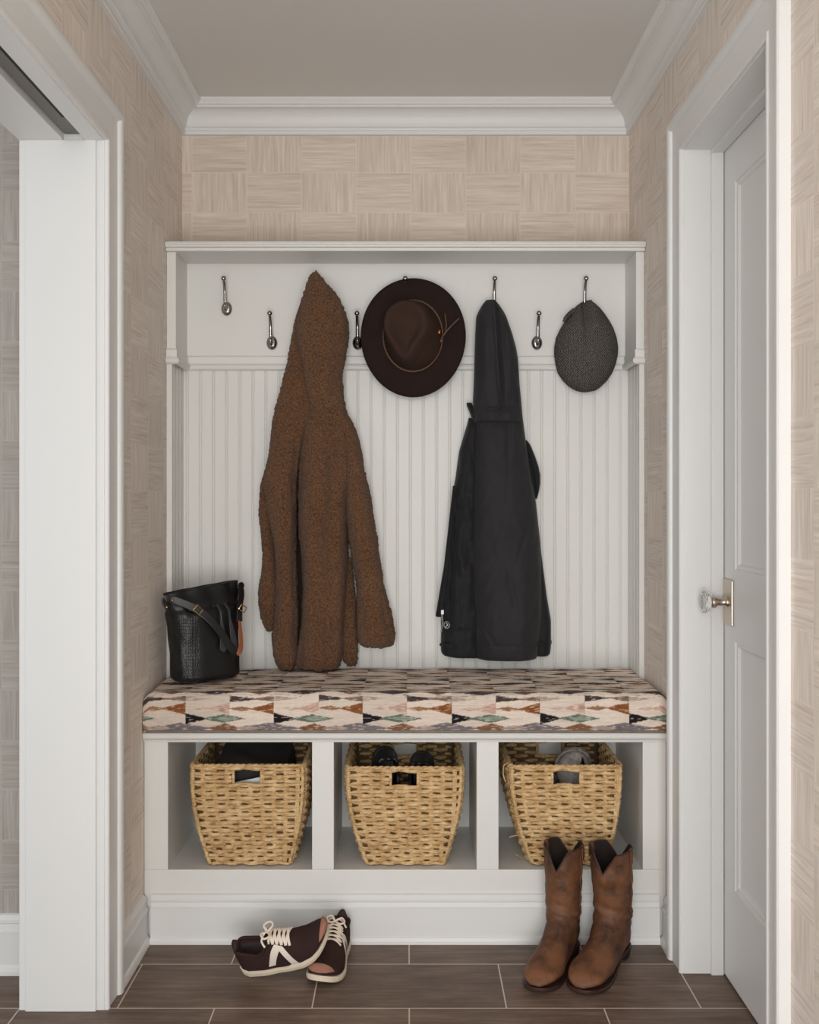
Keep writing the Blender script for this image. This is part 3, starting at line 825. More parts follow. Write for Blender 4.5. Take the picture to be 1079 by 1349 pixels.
# ------------------------------------------------------------------ wide-brimmed hat
hat = thing('wide_brim_hat', 'dark brown felt wide-brimmed hat with thin braided band, hung crown outwards', 'hat', at(545, 520, 3.04))
hc = at(544.5, 442.5, 3.0)
def ell(a, b, lean, yy, n=72, nar=0.0, rot=0.0):
    out = []
    for i in range(n):
        th = 2*PI*i/n; x, z = a*math.cos(th), b*math.sin(th)
        x *= 1+nar*z/max(b, 1e-6)
        out.append((hc[0]+x+lean[0], yy, hc[2]+z+lean[1]))
    return out
m = Mb(); rings = []
for k in range(13):
    t = k/12; a = 0.086+(0.1535-0.086)*t; b = 0.103+(0.1765-0.103)*t
    r = ell(a, b, (-0.0*(1-t), 0), 0)
    ring = []
    for i, (x, y, z) in enumerate(r):
        th = 2*PI*i/72
        dy = -0.004+0.020*t*math.cos(2*th)*-0.6 + 0.016*t - 0.012*t**3*(abs(math.cos(th))**2)
        ring.append((x, 3.012+dy, z))
    rings.append(ring)
m.loft(rings, False, False)
brim = link('brim', m, M['felt'], hat, smooth=True, solid=0.004)
m = Mb(); m.tube([(x, y-0.001, z) for x, y, z in rings[-1]], 0.0028, 8, closed=True); link('brim_edge', m, M['felt'], hat, smooth=True)
m = Mb(); rings = []
prof = [(0.0,1.0,1.0,0.0),(0.012,0.97,0.97,0.0),(0.03,0.93,0.94,0.02),(0.05,0.88,0.91,0.06),(0.07,0.82,0.88,0.11),(0.084,0.76,0.845,0.15),(0.093,0.70,0.80,0.19),(0.0965,0.62,0.74,0.22),(0.093,0.53,0.65,0.24),(0.086,0.43,0.54,0.24),(0.079,0.30,0.40,0.20),(0.0755,0.16,0.22,0.10),(0.075,0.03,0.04,0.0)]
q = np.array(prof); tt = np.linspace(0, len(prof)-1, 40)
q = np.array([[np.interp(t, range(len(prof)), q[:, c]) for c in range(4)] for t in tt])
for h, sa, sb, nar in q:
    lean = (-0.24*h, 0.05*h)
    ring = ell(0.087*sa, 0.104*sb, lean, 3.008-h, nar=nar)
    out = []
    for x, y, z in ring:
        # side pinch of the crown near its front (lower) end
        zr = (z-hc[2])/0.104
        pinch = 0.016*min(1, h/0.06)*g(zr, -0.45, 0.35)*min(1, abs(x-hc[0]-lean[0])/0.03)
        x2 = x + (-pinch if x > hc[0]+lean[0] else pinch*0.6)
        out.append((x2, y, z))
    rings.append(out)
m.loft(rings, False, True); link('crown', m, M['felt_crown'], hat, smooth=True)
m = Mb()
base = ell(0.0885, 0.1055, (-0.001, 0), 2.999, 120)
for ph in (0, PI):
    m.tube([(x+0.0016*math.cos(i*1.3+ph)*0.5, y-0.0016*math.sin(i*1.3+ph), z+0.0016*math.cos(i*1.3+ph)) for i, (x, y, z) in enumerate(base)], 0.0019, 6, closed=True)
band = link('hat_band', m, M['cord'], hat, smooth=True)
m = Mb(); kx = at(581, 446, 2.985)
m.tube(spline([kx, at(585, 441, 2.978), at(592, 432, 2.975), at(605, 419, 2.98)], 14), 0.0022, 6); m.tube(spline([kx, at(585.5, 440, 2.98), at(588, 428, 2.982), at(586, 413, 2.985)], 14), 0.0018, 6)
m.sphere(at(581.4, 449, 2.983), 0.005, 10, 8)
link('cord_end', m, M['cord'], band, smooth=True)
m = Mb(); bc = at(578.6, 437.5, 2.984); m.tube([(bc[0]-0.001, bc[1], bc[2]-0.007), (bc[0]+0.001, bc[1], bc[2]+0.007)], 0.0058, 10)
o = link('bead', m, M['copper'], band, smooth=True); o['label'] = 'copper coloured bead on the hat band'

# ------------------------------------------------------------------ flat cap
cap = thing('flat_cap', 'grey tweed flat cap hanging from the rightmost hook', 'cap', at(771, 516, 3.04))
cr = [(396.8,768,780,0.014),(400,761,785,0.026),(405,756.5,790.5,0.034),(412,751.5,796,0.044),(421,745,802,0.054),(431,738.5,807.5,0.064),(444,732.3,812,0.070),(457,730,814,0.074),(467,730,813.5,0.074),(480,732,810.5,0.070),(490,734.5,806.5,0.066),(500,741,800,0.058),(507,748,793,0.05),(512,755,787,0.04),(516,765,777,0.022)]
def cap_fold(px, py, c):
    k = max(0, 1-max(0, py-400)/60)
    f = -0.020*g(px, 768, 4.0)*k + 0.006*g(px, 780, 8)*k + 0.005*g(px, 757, 6)*k
    f += 0.004*noise.noise(Vector((px*0.05, py*0.03, 14.0)))
    return f
piece('crown', cr, 90, 64, 3.045, 0.02, cap_fold, parent=cap, mat='tweed', amp=0, pw=2.0)
m = Mb(); m.ribbon(spline([at(752, 413.5, 3.02), at(747, 417.5, 3.01), at(742.5, 424, 3.015)], 8), 0.008, 0.006, (-.5,-1,0)); 
m.ribbon(spline([at(757, 408, 3.035), at(750, 413.5, 3.03), at(744, 421, 3.035)], 8), 0.012, 0.008, (-.7,-1,0.3)); link('brim', m, M['tweed'], cap, smooth=True)

# ------------------------------------------------------------------ black bucket bag
zc = 0.668
bag = thing('bucket_bag', 'black leather bucket bag with tassels and gold buckles on the left end of the cushion', 'bag', (-0.565, 2.85, zc))
bcx, bcy, brot = -0.572, 2.850, math.radians(40)
def sm0(x): x = max(0.0, min(1.0, x)); return x*x*(3-2*x)
def bag_pt(th, h, off=0.0):
    """h 0..1 bottom to top"""
    a = 0.098+0.016*h-0.006*math.sin(PI*h); b = 0.058+0.006*h-0.004*math.sin(PI*h)
    if h > 0.70: b *= 1-0.72*sm0((h-0.70)/0.30)
    c, s = math.cos(th), math.sin(th)
    e = 2/3.0
    x = (a+off)*math.copysign(abs(c)**e, c); y = (b+off)*math.copysign(abs(s)**e, s)
    y += 0.004*math.sin(3*x*30)*max(0, h-0.6)*1.8
    lean = -0.012*h
    X = bcx+x*math.cos(brot)-y*math.sin(brot)+lean; Y = bcy+x*math.sin(brot)+y*math.cos(brot)
    z = zc+0.002+h*(0.258+0.012*(x/0.11))
    return (X, Y, z)
m = Mb(); rings = []; NT_ = 96
for k in range(0, 49):
    h = k/48; off = -0.010*max(0, 1-h/0.05)**2
    off += -0.003*g(h, 0.80, 0.02)
    rings.append([bag_pt(2*PI*i/NT_, h, off + 0.0025*noise.noise(Vector((math.cos(2*PI*i/NT_)*3, math.sin(2*PI*i/NT_)*3, h*5)))) for i in range(NT_)])
rings.append([bag_pt(2*PI*i/NT_, 1.0, -0.004) for i in range(NT_)])
for k in range(1, 9): rings.append([bag_pt(2*PI*i/NT_, 1-k/8*0.5, -0.005) for i in range(NT_)])
m.loft(rings); link('body', m, M['bag'], bag, smooth=True)
# points on the face that looks into the room
def face(u, h, off=0.006):   # u -1..1 along the front face
    uu = max(-1.0, min(1.0, u)); th = -math.acos(math.copysign(abs(uu)**1.5, uu))
    return bag_pt(th, h, off)
fn = (math.sin(brot), -math.cos(brot), 0.0)
for u0, u1 in ((-0.62,-0.34), (-0.02,0.16), (0.36,0.44), (0.55,0.80)):
    m = Mb(); m.ribbon([face(u0+(u1-u0)*k/5, 0.80, 0.003) for k in range(6)], 0.009, 0.004, fn)
    link('drawstring', m, M['bag_plain'], bag)
for u, dx in ((0.16, 0.06), (0.36, 0.20)):
    m = Mb()
    m.tube([face(u, 0.81, 0.004), face(u+dx*0.2, 0.74, 0.010), face(u+dx*0.3, 0.64, 0.010)], 0.003, 6)
    top = face(u+dx*0.3, 0.66, 0.010)
    for k in range(7):
        s_ = (k-3)/3
        e = face(u+dx+s_*0.10, 0.30+0.03*abs(s_), 0.012)
        m.ribbon([top, face(u+dx*0.6+s_*0.05, 0.48, 0.013), e], 0.0055, 0.002, fn)
    link('tassel', m, M['tassel'], bag)
# handle: from the left ring across the front and back up to the right ring
hp = [bag_pt(-PI+0.25, 0.84, 0.006), face(-0.99, 0.93, 0.006), face(-0.86, 0.93, 0.009), face(-0.62, 0.87, 0.011), face(-0.38, 0.79, 0.012), face(-0.12, 0.66, 0.013), face(0.17, 0.48, 0.018), face(0.36, 0.34, 0.019), face(0.50, 0.28, 0.020)]
P = spline(hp, 48)
m = Mb(); m.ribbon(P, 0.021, 0.004, fn)
hd = link('handle', m, M['bag_plain'], bag, smooth=False)
m = Mb(); P2 = spline([face(0.50, 0.28, 0.020), face(0.59, 0.31, 0.024), face(0.645, 0.44, 0.022), face(0.66, 0.62, 0.016)], 20)
m.ribbon(P2, [0.020]+[0.021-0.0007*k for k in range(19)], 0.0035, (fn[0]*0.6+0.5, fn[1]*0.75, 0.25))
o = link('handle_underside', m, M['tan'], hd); o['label'] = 'twisted stretch of handle showing its tan underside'
m = Mb(); P3 = spline([face(0.66, 0.60, 0.016), face(0.70, 0.74, 0.014), face(0.86, 0.86, 0.014), bag_pt(-0.45, 0.94, 0.010), bag_pt(-0.1, 0.92, 0.012), bag_pt(0.2, 0.84, 0.010)], 22)
m.ribbon(P3, 0.020, 0.005, (fn[0]+0.3, fn[1], 0.1)); link('handle_end', m, M['bag_plain'], hd)
def buckle(c, rotd, w=0.022, h=0.018):
    c = Vector(c); ux = Vector((math.cos(brot), math.sin(brot), 0)); uz = Vector((0,0,1))
    ca_, sa_ = math.cos(rotd), math.sin(rotd)
    P = []
    for sx, sz in ((-1,-1),(1,-1),(1,1),(-1,1)):
        a_, b2 = sx*w/2, sz*h/2
        P.append(c+ux*(a_*ca_-b2*sa_)+uz*(a_*sa_+b2*ca_)+Vector(fn)*0.004)
    pts = []
    for i in range(4):
        for k in range(4): pts.append(P[i].lerp(P[(i+1) % 4], k/4))
    mm = Mb(); mm.tube(pts, 0.0017, 6, closed=True)
    return mm
o = link('buckle', buckle(face(-0.40, 0.795, 0.014), -0.75), M['brass'], hd); o['label'] = 'gold coloured buckle'
o = link('buckle', buckle(face(0.70, 0.73, 0.020), -0.6, 0.020, 0.016), M['brass'], hd); o['label'] = 'gold coloured buckle'
for q_ in (face(-0.84, 0.925, 0.013), bag_pt(-PI+0.22, 0.85, 0.010)):
    m = Mb(); m.sphere(q_, 0.0042, 12, 8); o = link('rivet', m, M['brass'], bag, smooth=True)

# ------------------------------------------------------------------ woven baskets
def make_basket(label, px_top, px_bot, bulge, yrim, seed, depth=0.315, yf=2.6985, skew=0.0):
    rnd = random.Random(seed)
    zb_ = Z0+0.001; s = F/yf
    tl, tr = (px_top[0]-CX)/s, (px_top[1]-CX)/s; bl_, br_ = (px_bot[0]-CX)/s, (px_bot[1]-CX)/s
    zt_ = H-(yrim-CY)/s; hh = zt_-zb_
    t = thing('wicker_basket', label, 'basket', ((tl+tr)/2, yf+depth/2, zb_), 'woven straw baskets in the bench cubbies')
    def dims(v):
        # left, right, front, back of the basket at height v
        k = (1-v); e = k**1.9
        L = tl+(bl_-tl)*e - bulge*math.sin(PI*min(1, k*1.15)) * (1 if k < .87 else 0.3); R = tr+(br_-tr)*e + bulge*math.sin(PI*min(1, k*1.15)) * (1 if k < .87 else 0.3)
        fr = yf+0.020*e; bk = yf+depth-0.020*e+skew
        return L, R, fr, bk
    RC = 0.016
    def peri(v, npt, inset=0.0):
        L, R, fr, bk = dims(v); L += inset; R -= inset; fr += inset; bk -= inset
        W, D = R-L, bk-fr; c = RC
        segs = [('f', W-2*c), ('c', c*PI/2), ('r', D-2*c), ('c', c*PI/2), ('b', W-2*c), ('c', c*PI/2), ('l', D-2*c), ('c', c*PI/2)]
        tot = sum(q[1] for q in segs); out = []
        for i in range(npt):
            d_ = tot*i/npt; k = 0
            while d_ > segs[k][1]: d_ -= segs[k][1]; k += 1
            u = d_
            if k == 0: p_, n_ = (L+c+u, fr), (0,-1)
            elif k == 2: p_, n_ = (R, fr+c+u), (1,0)
            elif k == 4: p_, n_ = (R-c-u, bk), (0,1)
            elif k == 6: p_, n_ = (L, bk-c-u), (-1,0)
            else:
                a = u/c; cc = {1:(R-c, fr+c, -PI/2), 3:(R-c, bk-c, 0), 5:(L+c, bk-c, PI/2), 7:(L+c, fr+c, PI)}[k]
                n_ = (math.cos(cc[2]+a), math.sin(cc[2]+a)); p_ = (cc[0]+c*n_[0], cc[1]+c*n_[1])
            out.append((p_, n_, k))
        return out
    xm = (tl+tr)/2; hw = 0.0375; hv0, hv1 = 1-0.082/hh*1.0+0.0, 1-0.018/hh
    hv0 = 1-0.052/hh; hv1 = 1-0.010/hh
    m = Mb(); nrow = 24; npt = 232; NS = 38
    for r in range(nrow):
        v = (r+0.55)/nrow*0.985
        if v > 0.985: continue
        per = peri(v, npt); segs = [[]]
        ph = rnd.uniform(-0.5, 0.5); jz = [noise.noise(Vector((i*0.055, r*3.1, seed))) for i in range(npt)]
        for i, (p_, n_, k) in enumerate(per):
            th = i/npt*NS*2
            amp = 0.0058*math.cos(PI*th/1.0/1.0*0.5*1.0+PI*r)
            corner = k in (1,3,5,7)
            L, R, fr, bk = dims(v)
            ed = min(abs(p_[0]-L), abs(p_[0]-R)) if k in (0,4) else min(abs(p_[1]-fr), abs(p_[1]-bk)) if k in (2,6) else 0
            nc = max(0, 1-ed/0.038)
            amp *= 1-0.75*nc
            hole = (v > hv0 and v < hv1 and k in (0,4) and abs(p_[0]-xm) < hw)
            if hole:
                if segs[-1]: segs.append([])
                continue
            zz = zb_+v*hh+0.0034*jz[i] + (0.0028 if r % 2 else -0.0028)*nc*0.9
            rad = (0.0061+0.0014*jz[(i*7) % npt]+0.0006*math.sin(i*1.9+r))*(1-0.42*nc)
            segs[-1].append(((p_[0]+n_[0]*amp, p_[1]+n_[1]*amp, zz), rad))
        if len(segs) == 1: m.tube([q[0] for q in segs[0]], [q[1] for q in segs[0]], 6, closed=True, up=(0,0,1))
        else:
            # the loop starts on the front face left of the hole: join the tail with the head
            if len(segs) > 2 or True:
                segs[0] = segs[-1]+segs[0] if segs[-1] and segs[0] else segs[0]+segs[-1]
                segs = segs[:-1]
            for sg in segs:
                if len(sg) > 2: m.tube([q[0] for q in sg], [q[1] for q in sg], 6, up=(0,0,1))
    weave = link('weave', m, M['straw'], t, smooth=True)
    # upright stakes
    m = Mb()
    for k in range(NS):
        path = []
        for j in range(15):
            v = j/14
            p_, n_, kk = peri(v, 152)[int((k+0.5)/NS*152)]
            if kk in (0,4) and abs(p_[0]-xm) < hw and hv0 < v < hv1: 
                break
            path.append((p_[0], p_[1], zb_+0.003+v*(hh-0.004)))
        if len(path) > 2:
            for dx_ in (-0.0026, 0.0026):
                m.tube([(x+dx_, y, z) for x, y, z in path], 0.0036, 6)
    link('stake', m, M['straw'], t, smooth=True)['kind'] = 'stuff'
    # rim, handle edges, corner rods
    m = Mb()
    for ph in (0, PI):
        per = peri(1.0, 420)
        m.tube([(p_[0]+n_[0]*0.0022*math.cos(i*0.55+ph), p_[1]+n_[1]*0.0022*math.cos(i*0.55+ph), zt_-0.002+0.0022*math.sin(i*0.55+ph)) for i, (p_, n_, k) in enumerate(per)], 0.0044, 6, closed=True)
    link('rim', m, M['straw_rim'], t, smooth=True)
    for yy in (yf, yf+depth+skew):
        m = Mb(); z0_, z1_ = zb_+hv0*hh-0.003, zb_+hv1*hh+0.004
        pts = [(xm-hw, z0_), (xm+hw, z0_), (xm+hw, z1_), (xm-hw, z1_)]; loop = []
        for i in range(4):
            a, b2 = pts[i], pts[(i+1) % 4]
            for k in range(24): loop.append((a[0]+(b2[0]-a[0])*k/24, yy, a[1]+(b2[1]-a[1])*k/24))
        for ph in (0, PI): m.tube([(x+0.0012*math.cos(i*1.1+ph), y-0.0016*math.cos(i*1.1+ph), z+0.0016*math.sin(i*1.1+ph)) for i, (x, y, z) in enumerate(loop)], 0.0034, 6, closed=True)
        link('handle_edge', m, M['straw_rim'], t, smooth=True)
    for cx_, cy_ in ((0,0),(1,0),(1,1),(0,1)):
        m = Mb(); path = []
        for j in range(40):
            v = j/39; L, R, fr, bk = dims(v)
            w1 = 0.0012*math.sin(j*1.9)
            path.append(((R-0.004 if cx_ else L+0.004)+w1, (bk-0.004 if cy_ else fr+0.002), zb_+0.004+v*(hh-0.004)))
        m.tube(path, [0.0052+0.0011*math.sin(j*2.6) for j in range(40)], 8)
        link('corner_rod', m, M['straw_rim'], t, smooth=True)
    # dark inside skin and bottom
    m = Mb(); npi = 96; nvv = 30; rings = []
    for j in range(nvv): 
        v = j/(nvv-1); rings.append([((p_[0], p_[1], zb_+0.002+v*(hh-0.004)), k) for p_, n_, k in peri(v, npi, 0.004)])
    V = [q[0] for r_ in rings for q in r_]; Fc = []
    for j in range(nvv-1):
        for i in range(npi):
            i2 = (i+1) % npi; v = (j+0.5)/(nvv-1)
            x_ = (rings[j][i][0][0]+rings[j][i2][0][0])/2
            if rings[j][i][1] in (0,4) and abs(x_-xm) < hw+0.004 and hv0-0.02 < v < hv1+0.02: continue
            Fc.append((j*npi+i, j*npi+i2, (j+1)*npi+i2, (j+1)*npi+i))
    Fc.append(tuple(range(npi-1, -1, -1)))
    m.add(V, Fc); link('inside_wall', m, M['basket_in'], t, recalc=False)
    return t, xm, zb_, zt_, yf
bk1 = make_basket('woven straw basket in the left cubby with dark cloth and a pale item showing', (252, 400), (272, 382), 0.004, 1008, 1)
bk2 = make_basket('woven straw basket in the middle cubby with black shoes inside', (457, 609), (481, 586), 0.003, 1011, 2)
bk3 = make_basket('woven straw basket in the right cubby behind the boots, grey sneaker inside', (673, 819), (701, 801), 0.002, 1009, 3)
for P in ([at(670,1005,2.72), at(664,1008,2.715), at(663,1020,2.71), at(666,1030,2.71)], [at(684,1100,2.74), at(677,1101,2.73), at(671,1103,2.73)], [at(688,1130,2.76), at(682,1127,2.74), at(679,1125,2.74)], [at(672,1016,2.72), at(669,1026,2.715), at(671,1031,2.715)]):
    m = Mb(); m.tube(spline(P, 10), 0.0016, 5); link('loose_straw', m, M['straw'], bk3[0])

# ------------------------------------------------------------------ sneakers
def sm(x): x = max(0.0, min(1.0, x)); return x*x*(3-2*x)
WX = [(0,0),(.012,.0125),(.04,.021),(.1,.028),(.25,.0315),(.4,.032),(.55,.037),(.68,.0425),(.8,.042),(.88,.037),(.94,.028),(.975,.018),(.993,.009),(1,0)]
HX = [(0,.066),(.03,.080),(.08,.085),(.16,.076),(.25,.066),(.33,.073),(.40,.081),(.48,.073),(.58,.059),(.72,.044),(.85,.037),(.93,.030),(.97,.022),(1,.012)]
class Shoe:
    def __init__(s, L, lift=0.0): s.L = L; s.k = L/0.245; s.lift = lift
    def w(s, t): return float(np.interp(t, *zip(*WX)))*s.k
    def h(s, t): return float(np.interp(t, *zip(*HX)))*s.k
    def spring(s, t): return s.lift*max(0, (t-.45)/.55)**1.8 + 0.018*s.k*max(0, (t-.72)/.28)**2 + 0.004*s.k*max(0, (.12-t)/.12)**2
    def off(s, t): return 0.006*s.k*math.sin(PI*max(0, (t-.3)/.7))   # banana of the foot outline
    def pt(s, t, th, out=0.0):
        w, h = s.w(t)+out, s.h(t)+out
        c, q = math.cos(th), math.sin(th); p = 2.4
        y = w*math.copysign(abs(c)**(2/p), c); z = h*abs(q)**(2/p)
        bul = 1+0.05*math.sin(PI*min(1, z/max(h, 1e-5)))
        return Vector((t*s.L+1.3*out*max(0, (t-.85)/.15), y*bul+s.off(t), 0.016*s.k+s.spring(t)+z))
    def pit(s, t, th):
        w = s.w(t); c = math.cos(th); y = abs(c)**(2/2.4)
        lim = 0.80 - 0.22*sm((t-.30)/.10)
        return sm((t-.035)/.03)*sm((.42-t)/.05)*sm((lim-y)/.12)
def make_shoe(name, label, cat, group, L, mats, detail=True, lift=0.0):
    S = Shoe(L, lift); t_ = thing(name, label, cat, (0,0,0), group)
    tx = np.concatenate([[0,.004,.012,.025], np.linspace(.04,.94,60), [.955,.97,.98,.988,.994,.998,1]]); ths = np.linspace(0, PI, 57)
    V = []; Fc = []; mi = []
    for t in tx:
        for th in ths:
            p = S.pt(t, th); k = S.pit(t, th)
            p.z = p.z*(1-k)+(0.026*S.k)*k
            V.append(p)
    n = len(ths)
    m = Mb(); m.add(V, [])
    for j in range(len(tx)-1):
        for i in range(n-1):
            k = S.pit((tx[j]+tx[j+1])/2, (ths[i]+ths[i+1])/2)
            m.f.append((j*n+i, (j+1)*n+i, (j+1)*n+i+1, j*n+i+1)); m.mi.append(1 if k > 0.22 else 0)
    up = link('upper', m, [mats[0], mats[1]], t_, smooth=True, local=True, recalc=False)
    # padded collar edge
    m = Mb(); loop = []
    for t in np.linspace(.05, .40, 20): loop.append(S.pt(t, 0+math.acos(min(1, max(0, 0.80-0.22*sm((t-.30)/.10)))**1.2), 0.0005))
    l2 = []
    for t in np.linspace(.40, .05, 20): l2.append(S.pt(t, PI-math.acos(min(1, max(0, 0.80-0.22*sm((t-.30)/.10)))**1.2), 0.0005))
    m.tube(loop+l2, 0.0042*S.k, 8, closed=True)
    link('collar', m, mats[0], t_, smooth=True, local=True)
    # sole
    m = Mb(); out = [(t, S.w(t)*1.05+0.0025*S.k*min(1, S.w(t)/(0.012*S.k))) for t in tx]
    def ring(z, gr):
        a = [(t*S.L*1.012-0.0015, (w_*gr)+S.off(t), z(t)) for t, w_ in out]; b = [(t*S.L*1.012-0.0015, -(w_*gr)+S.off(t), z(t)) for t, w_ in out[::-1]]
        return a+b[1:-1]
    m.loft([ring(lambda t: S.spring(t)*1.0, 0.94), ring(lambda t: 0.003*S.k+S.spring(t), 1.0), ring(lambda t: (0.014-0.003*t)*S.k+S.spring(t), 1.02), ring(lambda t: (0.0185-0.004*t)*S.k+S.spring(t), 0.985)])
    link('sole', m, mats[2], t_, local=True, smooth=False)
    if detail:
        # white side marks, toe cap, laces
        def patch(corners, mat, nm, out_=0.0016, parent=up):
            mm = Mb(); N = 9; P = []
            for i in range(N):
                for j in range(N):
                    u, v = i/(N-1), j/(N-1)
                    t = (corners[0][0]*(1-u)+corners[1][0]*u)*(1-v)+(corners[3][0]*(1-u)+corners[2][0]*u)*v
                    th = (corners[0][1]*(1-u)+corners[1][1]*u)*(1-v)+(corners[3][1]*(1-u)+corners[2][1]*u)*v
                    P.append(S.pt(t, th, out_))
            mm.add(P, [(i*N+j, (i+1)*N+j, (i+1)*N+j+1, i*N+j+1) for i in range(N-1) for j in range(N-1)])
            return mm
        for sd in (0, 1):
            f = (lambda a: a) if sd == 0 else (lambda a: PI-a)
            mm = patch([(.335,f(.10)),(.405,f(.10)),(.525,f(.92)),(.455,f(.98))], None, '')
            m2 = patch([(.570,f(.06)),(.650,f(.06)),(.530,f(.92)),(.455,f(.98))], None, '')
            mm.add(m2.v, m2.f)
            o = link('side_mark', mm, mats[3], up, local=True, smooth=True, recalc=False); o['label'] = 'pale inverted V mark on the side'
        mm = Mb(); N = 15; P = []
        for i in range(N):
            for j in range(N):
                th = 0.30+(PI-0.60)*j/(N-1); t = .945+.046*i/(N-1) - (1-i/(N-1))*0.03*abs(2*j/(N-1)-1)**2
                P.append(S.pt(t, th, 0.0028))
                if i == N-1: P[-1] = S.pt(1.0, th, 0.0028); P[-1].y = S.off(1.0)
        mm.add(P, [(i*N+j, (i+1)*N+j, (i+1)*N+j+1, i*N+j+1) for i in range(N-1) for j in range(N-1)])
        o = link('toe_cap', mm, mats[4], up, local=True, smooth=True, recalc=False); o['label'] = 'tan suede toe patch'
        mm = Mb()
        rows_ = [.405,.445,.485,.525,.565,.605]
        for a in range(len(rows_)-1):
            for sg in (0, 1):
                P = []
                for k in range(11):
                    u = k/10; th = 0.98+(PI-1.96)*u; th = th if sg == 0 else PI-th
                    t = rows_[a]+(rows_[a+1]-rows_[a])*u
                    P.append(S.pt(t, th, 0.0025+0.0015*math.sin(PI*u)))
                mm.ribbon(P, 0.0062*S.k, 0.0024, [(S.pt(t, PI/2)-S.pt(t, PI/2, -0.01)).normalized() for q in P])
        # bow
        c = S.pt(.40, PI/2, 0.006)
        for q in ([(0,0,0),(-.008,.014,.008),(.004,.026,.004),(.012,.016,.001),(0,0,0)], [(0,0,0),(-.010,-.012,.010),(-.002,-.024,.006),(.010,-.014,.002),(0,0,0)], [(0,0,0),(-.004,.008,.006),(-.014,.018,-.006),(-.010,.028,-.018)], [(0,0,0),(-.004,-.008,.006),(-.012,-.020,-.004),(-.006,-.030,-.016)]):
            mm.tube(spline([c+Vector(p)*S.k for p in q], 18), 0.0026*S.k, 6)
        link('laces', mm, mats[5], t_, local=True, smooth=True)
    return t_, S
SM = [M['suede'], M['suede_in'], M['cream'], M['white_leather'], M['toe'], M['lace']]
def place(o, origin, toe, up=(0,0,1)):
    """put the shoe so that its heel sole point sits at origin, pointing to toe (direction), with the given up"""
    x = Vector(toe).normalized(); z = Vector(up); z = (z-x*z.dot(x)).normalized(); y = z.cross(x)
    R = Matrix((x, y, z)).transposed()
    o.rotation_euler = R.to_euler(); o.location = origin
sb, S_ = make_shoe('sneaker', 'brown suede sneaker lying flat on the floor, toe to the camera', 'sneaker', 'pair of brown suede sneakers on the floor', 0.235, SM)
place(sb, (-0.176, 2.655, 0.0085), (-0.040, -0.222, -0.006), (0.06, 0, 1))
sa, S_ = make_shoe('sneaker', 'brown suede sneaker propped with its toe on the other one, side mark facing out', 'sneaker', 'pair of brown suede sneakers on the floor', 0.25, SM, lift=0.060)
place(sa, (-0.410, 2.512, 0.0096), (0.245, -0.042, 0.058), (0.02, -0.52, 1))

# shoes in the baskets, standing on end
def in_basket(bk, lab, dx, dy, mats, L, toe, up, detail=False, z=None, name='shoe', cat='shoe', group=None):
    o, S = make_shoe(name, lab, cat, group, L, mats, detail)
    place(o, (bk[1]+dx, bk[4]+dy, z), toe, up); return o, S
BM = [M['black_shoe'], M['black_shoe'], M['black_rubber']]
bz = Z0+0.01
# middle basket: heels up
in_basket(bk2, 'black shoe on the left inside the middle basket, heel up', -0.057, 0.128, BM, 0.262, (0.0, 0.06, -1), (0.15, -1, 0), z=bz+0.285, group='black shoes in the middle basket')
in_basket(bk2, 'black shoe on the right inside the middle basket, heel up', 0.049, 0.125, BM, 0.252, (0.0, 0.06, -1), (-0.1, -1, 0), z=bz+0.272, group='black shoes in the middle basket')
GM = [M['grey_knit'], M['black_shoe'], M['grey_knit']]
gs, gS = in_basket(bk3, 'grey mottled knit sneaker standing toe up in the right basket', 0.046, 0.222, GM, 0.262, (0.02, -0.30, 1), (-0.12, -1, 0), z=bz+0.034, name='sneaker', cat='sneaker')
mm = Mb(); N = 9; P = []
for i in range(N):
    for j in range(N):
        u, v = i/(N-1), j/(N-1)
        t = .80+.15*u+0.03*v; th = PI/2-0.05+0.65*v*(1-0.7*u)+0.55*u
        P.append(gS.pt(t, th, 0.0015))
mm.add(P, [(i*N+j, (i+1)*N+j, (i+1)*N+j+1, i*N+j+1) for i in range(N-1) for j in range(N-1)])
o = link('side_mark', mm, M['black_shoe'], gs, local=True, smooth=True, recalc=False); o['label'] = 'black curved mark'
in_basket(bk3, 'black shoe behind the handle hole of the right basket', -0.052, 0.072, BM, 0.222, (0.0, -0.02, 1), (0.0, 1, 0), z=bz+0.012)
# left basket: dark folded cloth over a pale item
m = Mb(); NXX, NYY = 34, 30; P = []; xm, yf_ = bk1[1], bk1[4]
def heap(u, v):
    x = xm-0.114+0.228*u; y = yf_+0.040+0.228*v
    e = min(u, 1-u, v, 1-v); r = sm(e/0.09)
    z = bz+0.10+r*(0.145+0.020*math.sin(PI*u)-0.028*u+0.045*v+0.012*noise.noise(Vector((x*14, y*14, 3))))
    return (x, y, z)
for j in range(NYY):
    for i in range(NXX): P.append(heap(i/(NXX-1), j/(NYY-1)))
top = [(j*NXX+i, j*NXX+i+1, (j+1)*NXX+i+1, (j+1)*NXX+i) for j in range(NYY-1) for i in range(NXX-1)]
m.add(P, top)
bd = [i for i in range(NXX)]+[j*NXX+NXX-1 for j in range(1, NYY)]+[(NYY-1)*NXX+i for i in range(NXX-2, -1, -1)]+[j*NXX for j in range(NYY-2, 0, -1)]
base_ = len(m.v); 
m.add([(xm+(P[i][0]-xm)*0.70, yf_+0.15+(P[i][1]-yf_-0.15)*0.80, bz+0.001) for i in bd], [])
nb_ = len(bd)
for k in range(nb_):
    k2 = (k+1) % nb_; m.f.append((bd[k], bd[k2], base_+k2, base_+k)); m.mi.append(0)
m.f.append(tuple(base_+k for k in range(nb_))); m.mi.append(0)
gar = link('folded_cloth', m, M['dark_cloth'], None, smooth=True)
gar['label'] = 'dark folded cloth heaped in the left basket'; gar['category'] = 'cloth'
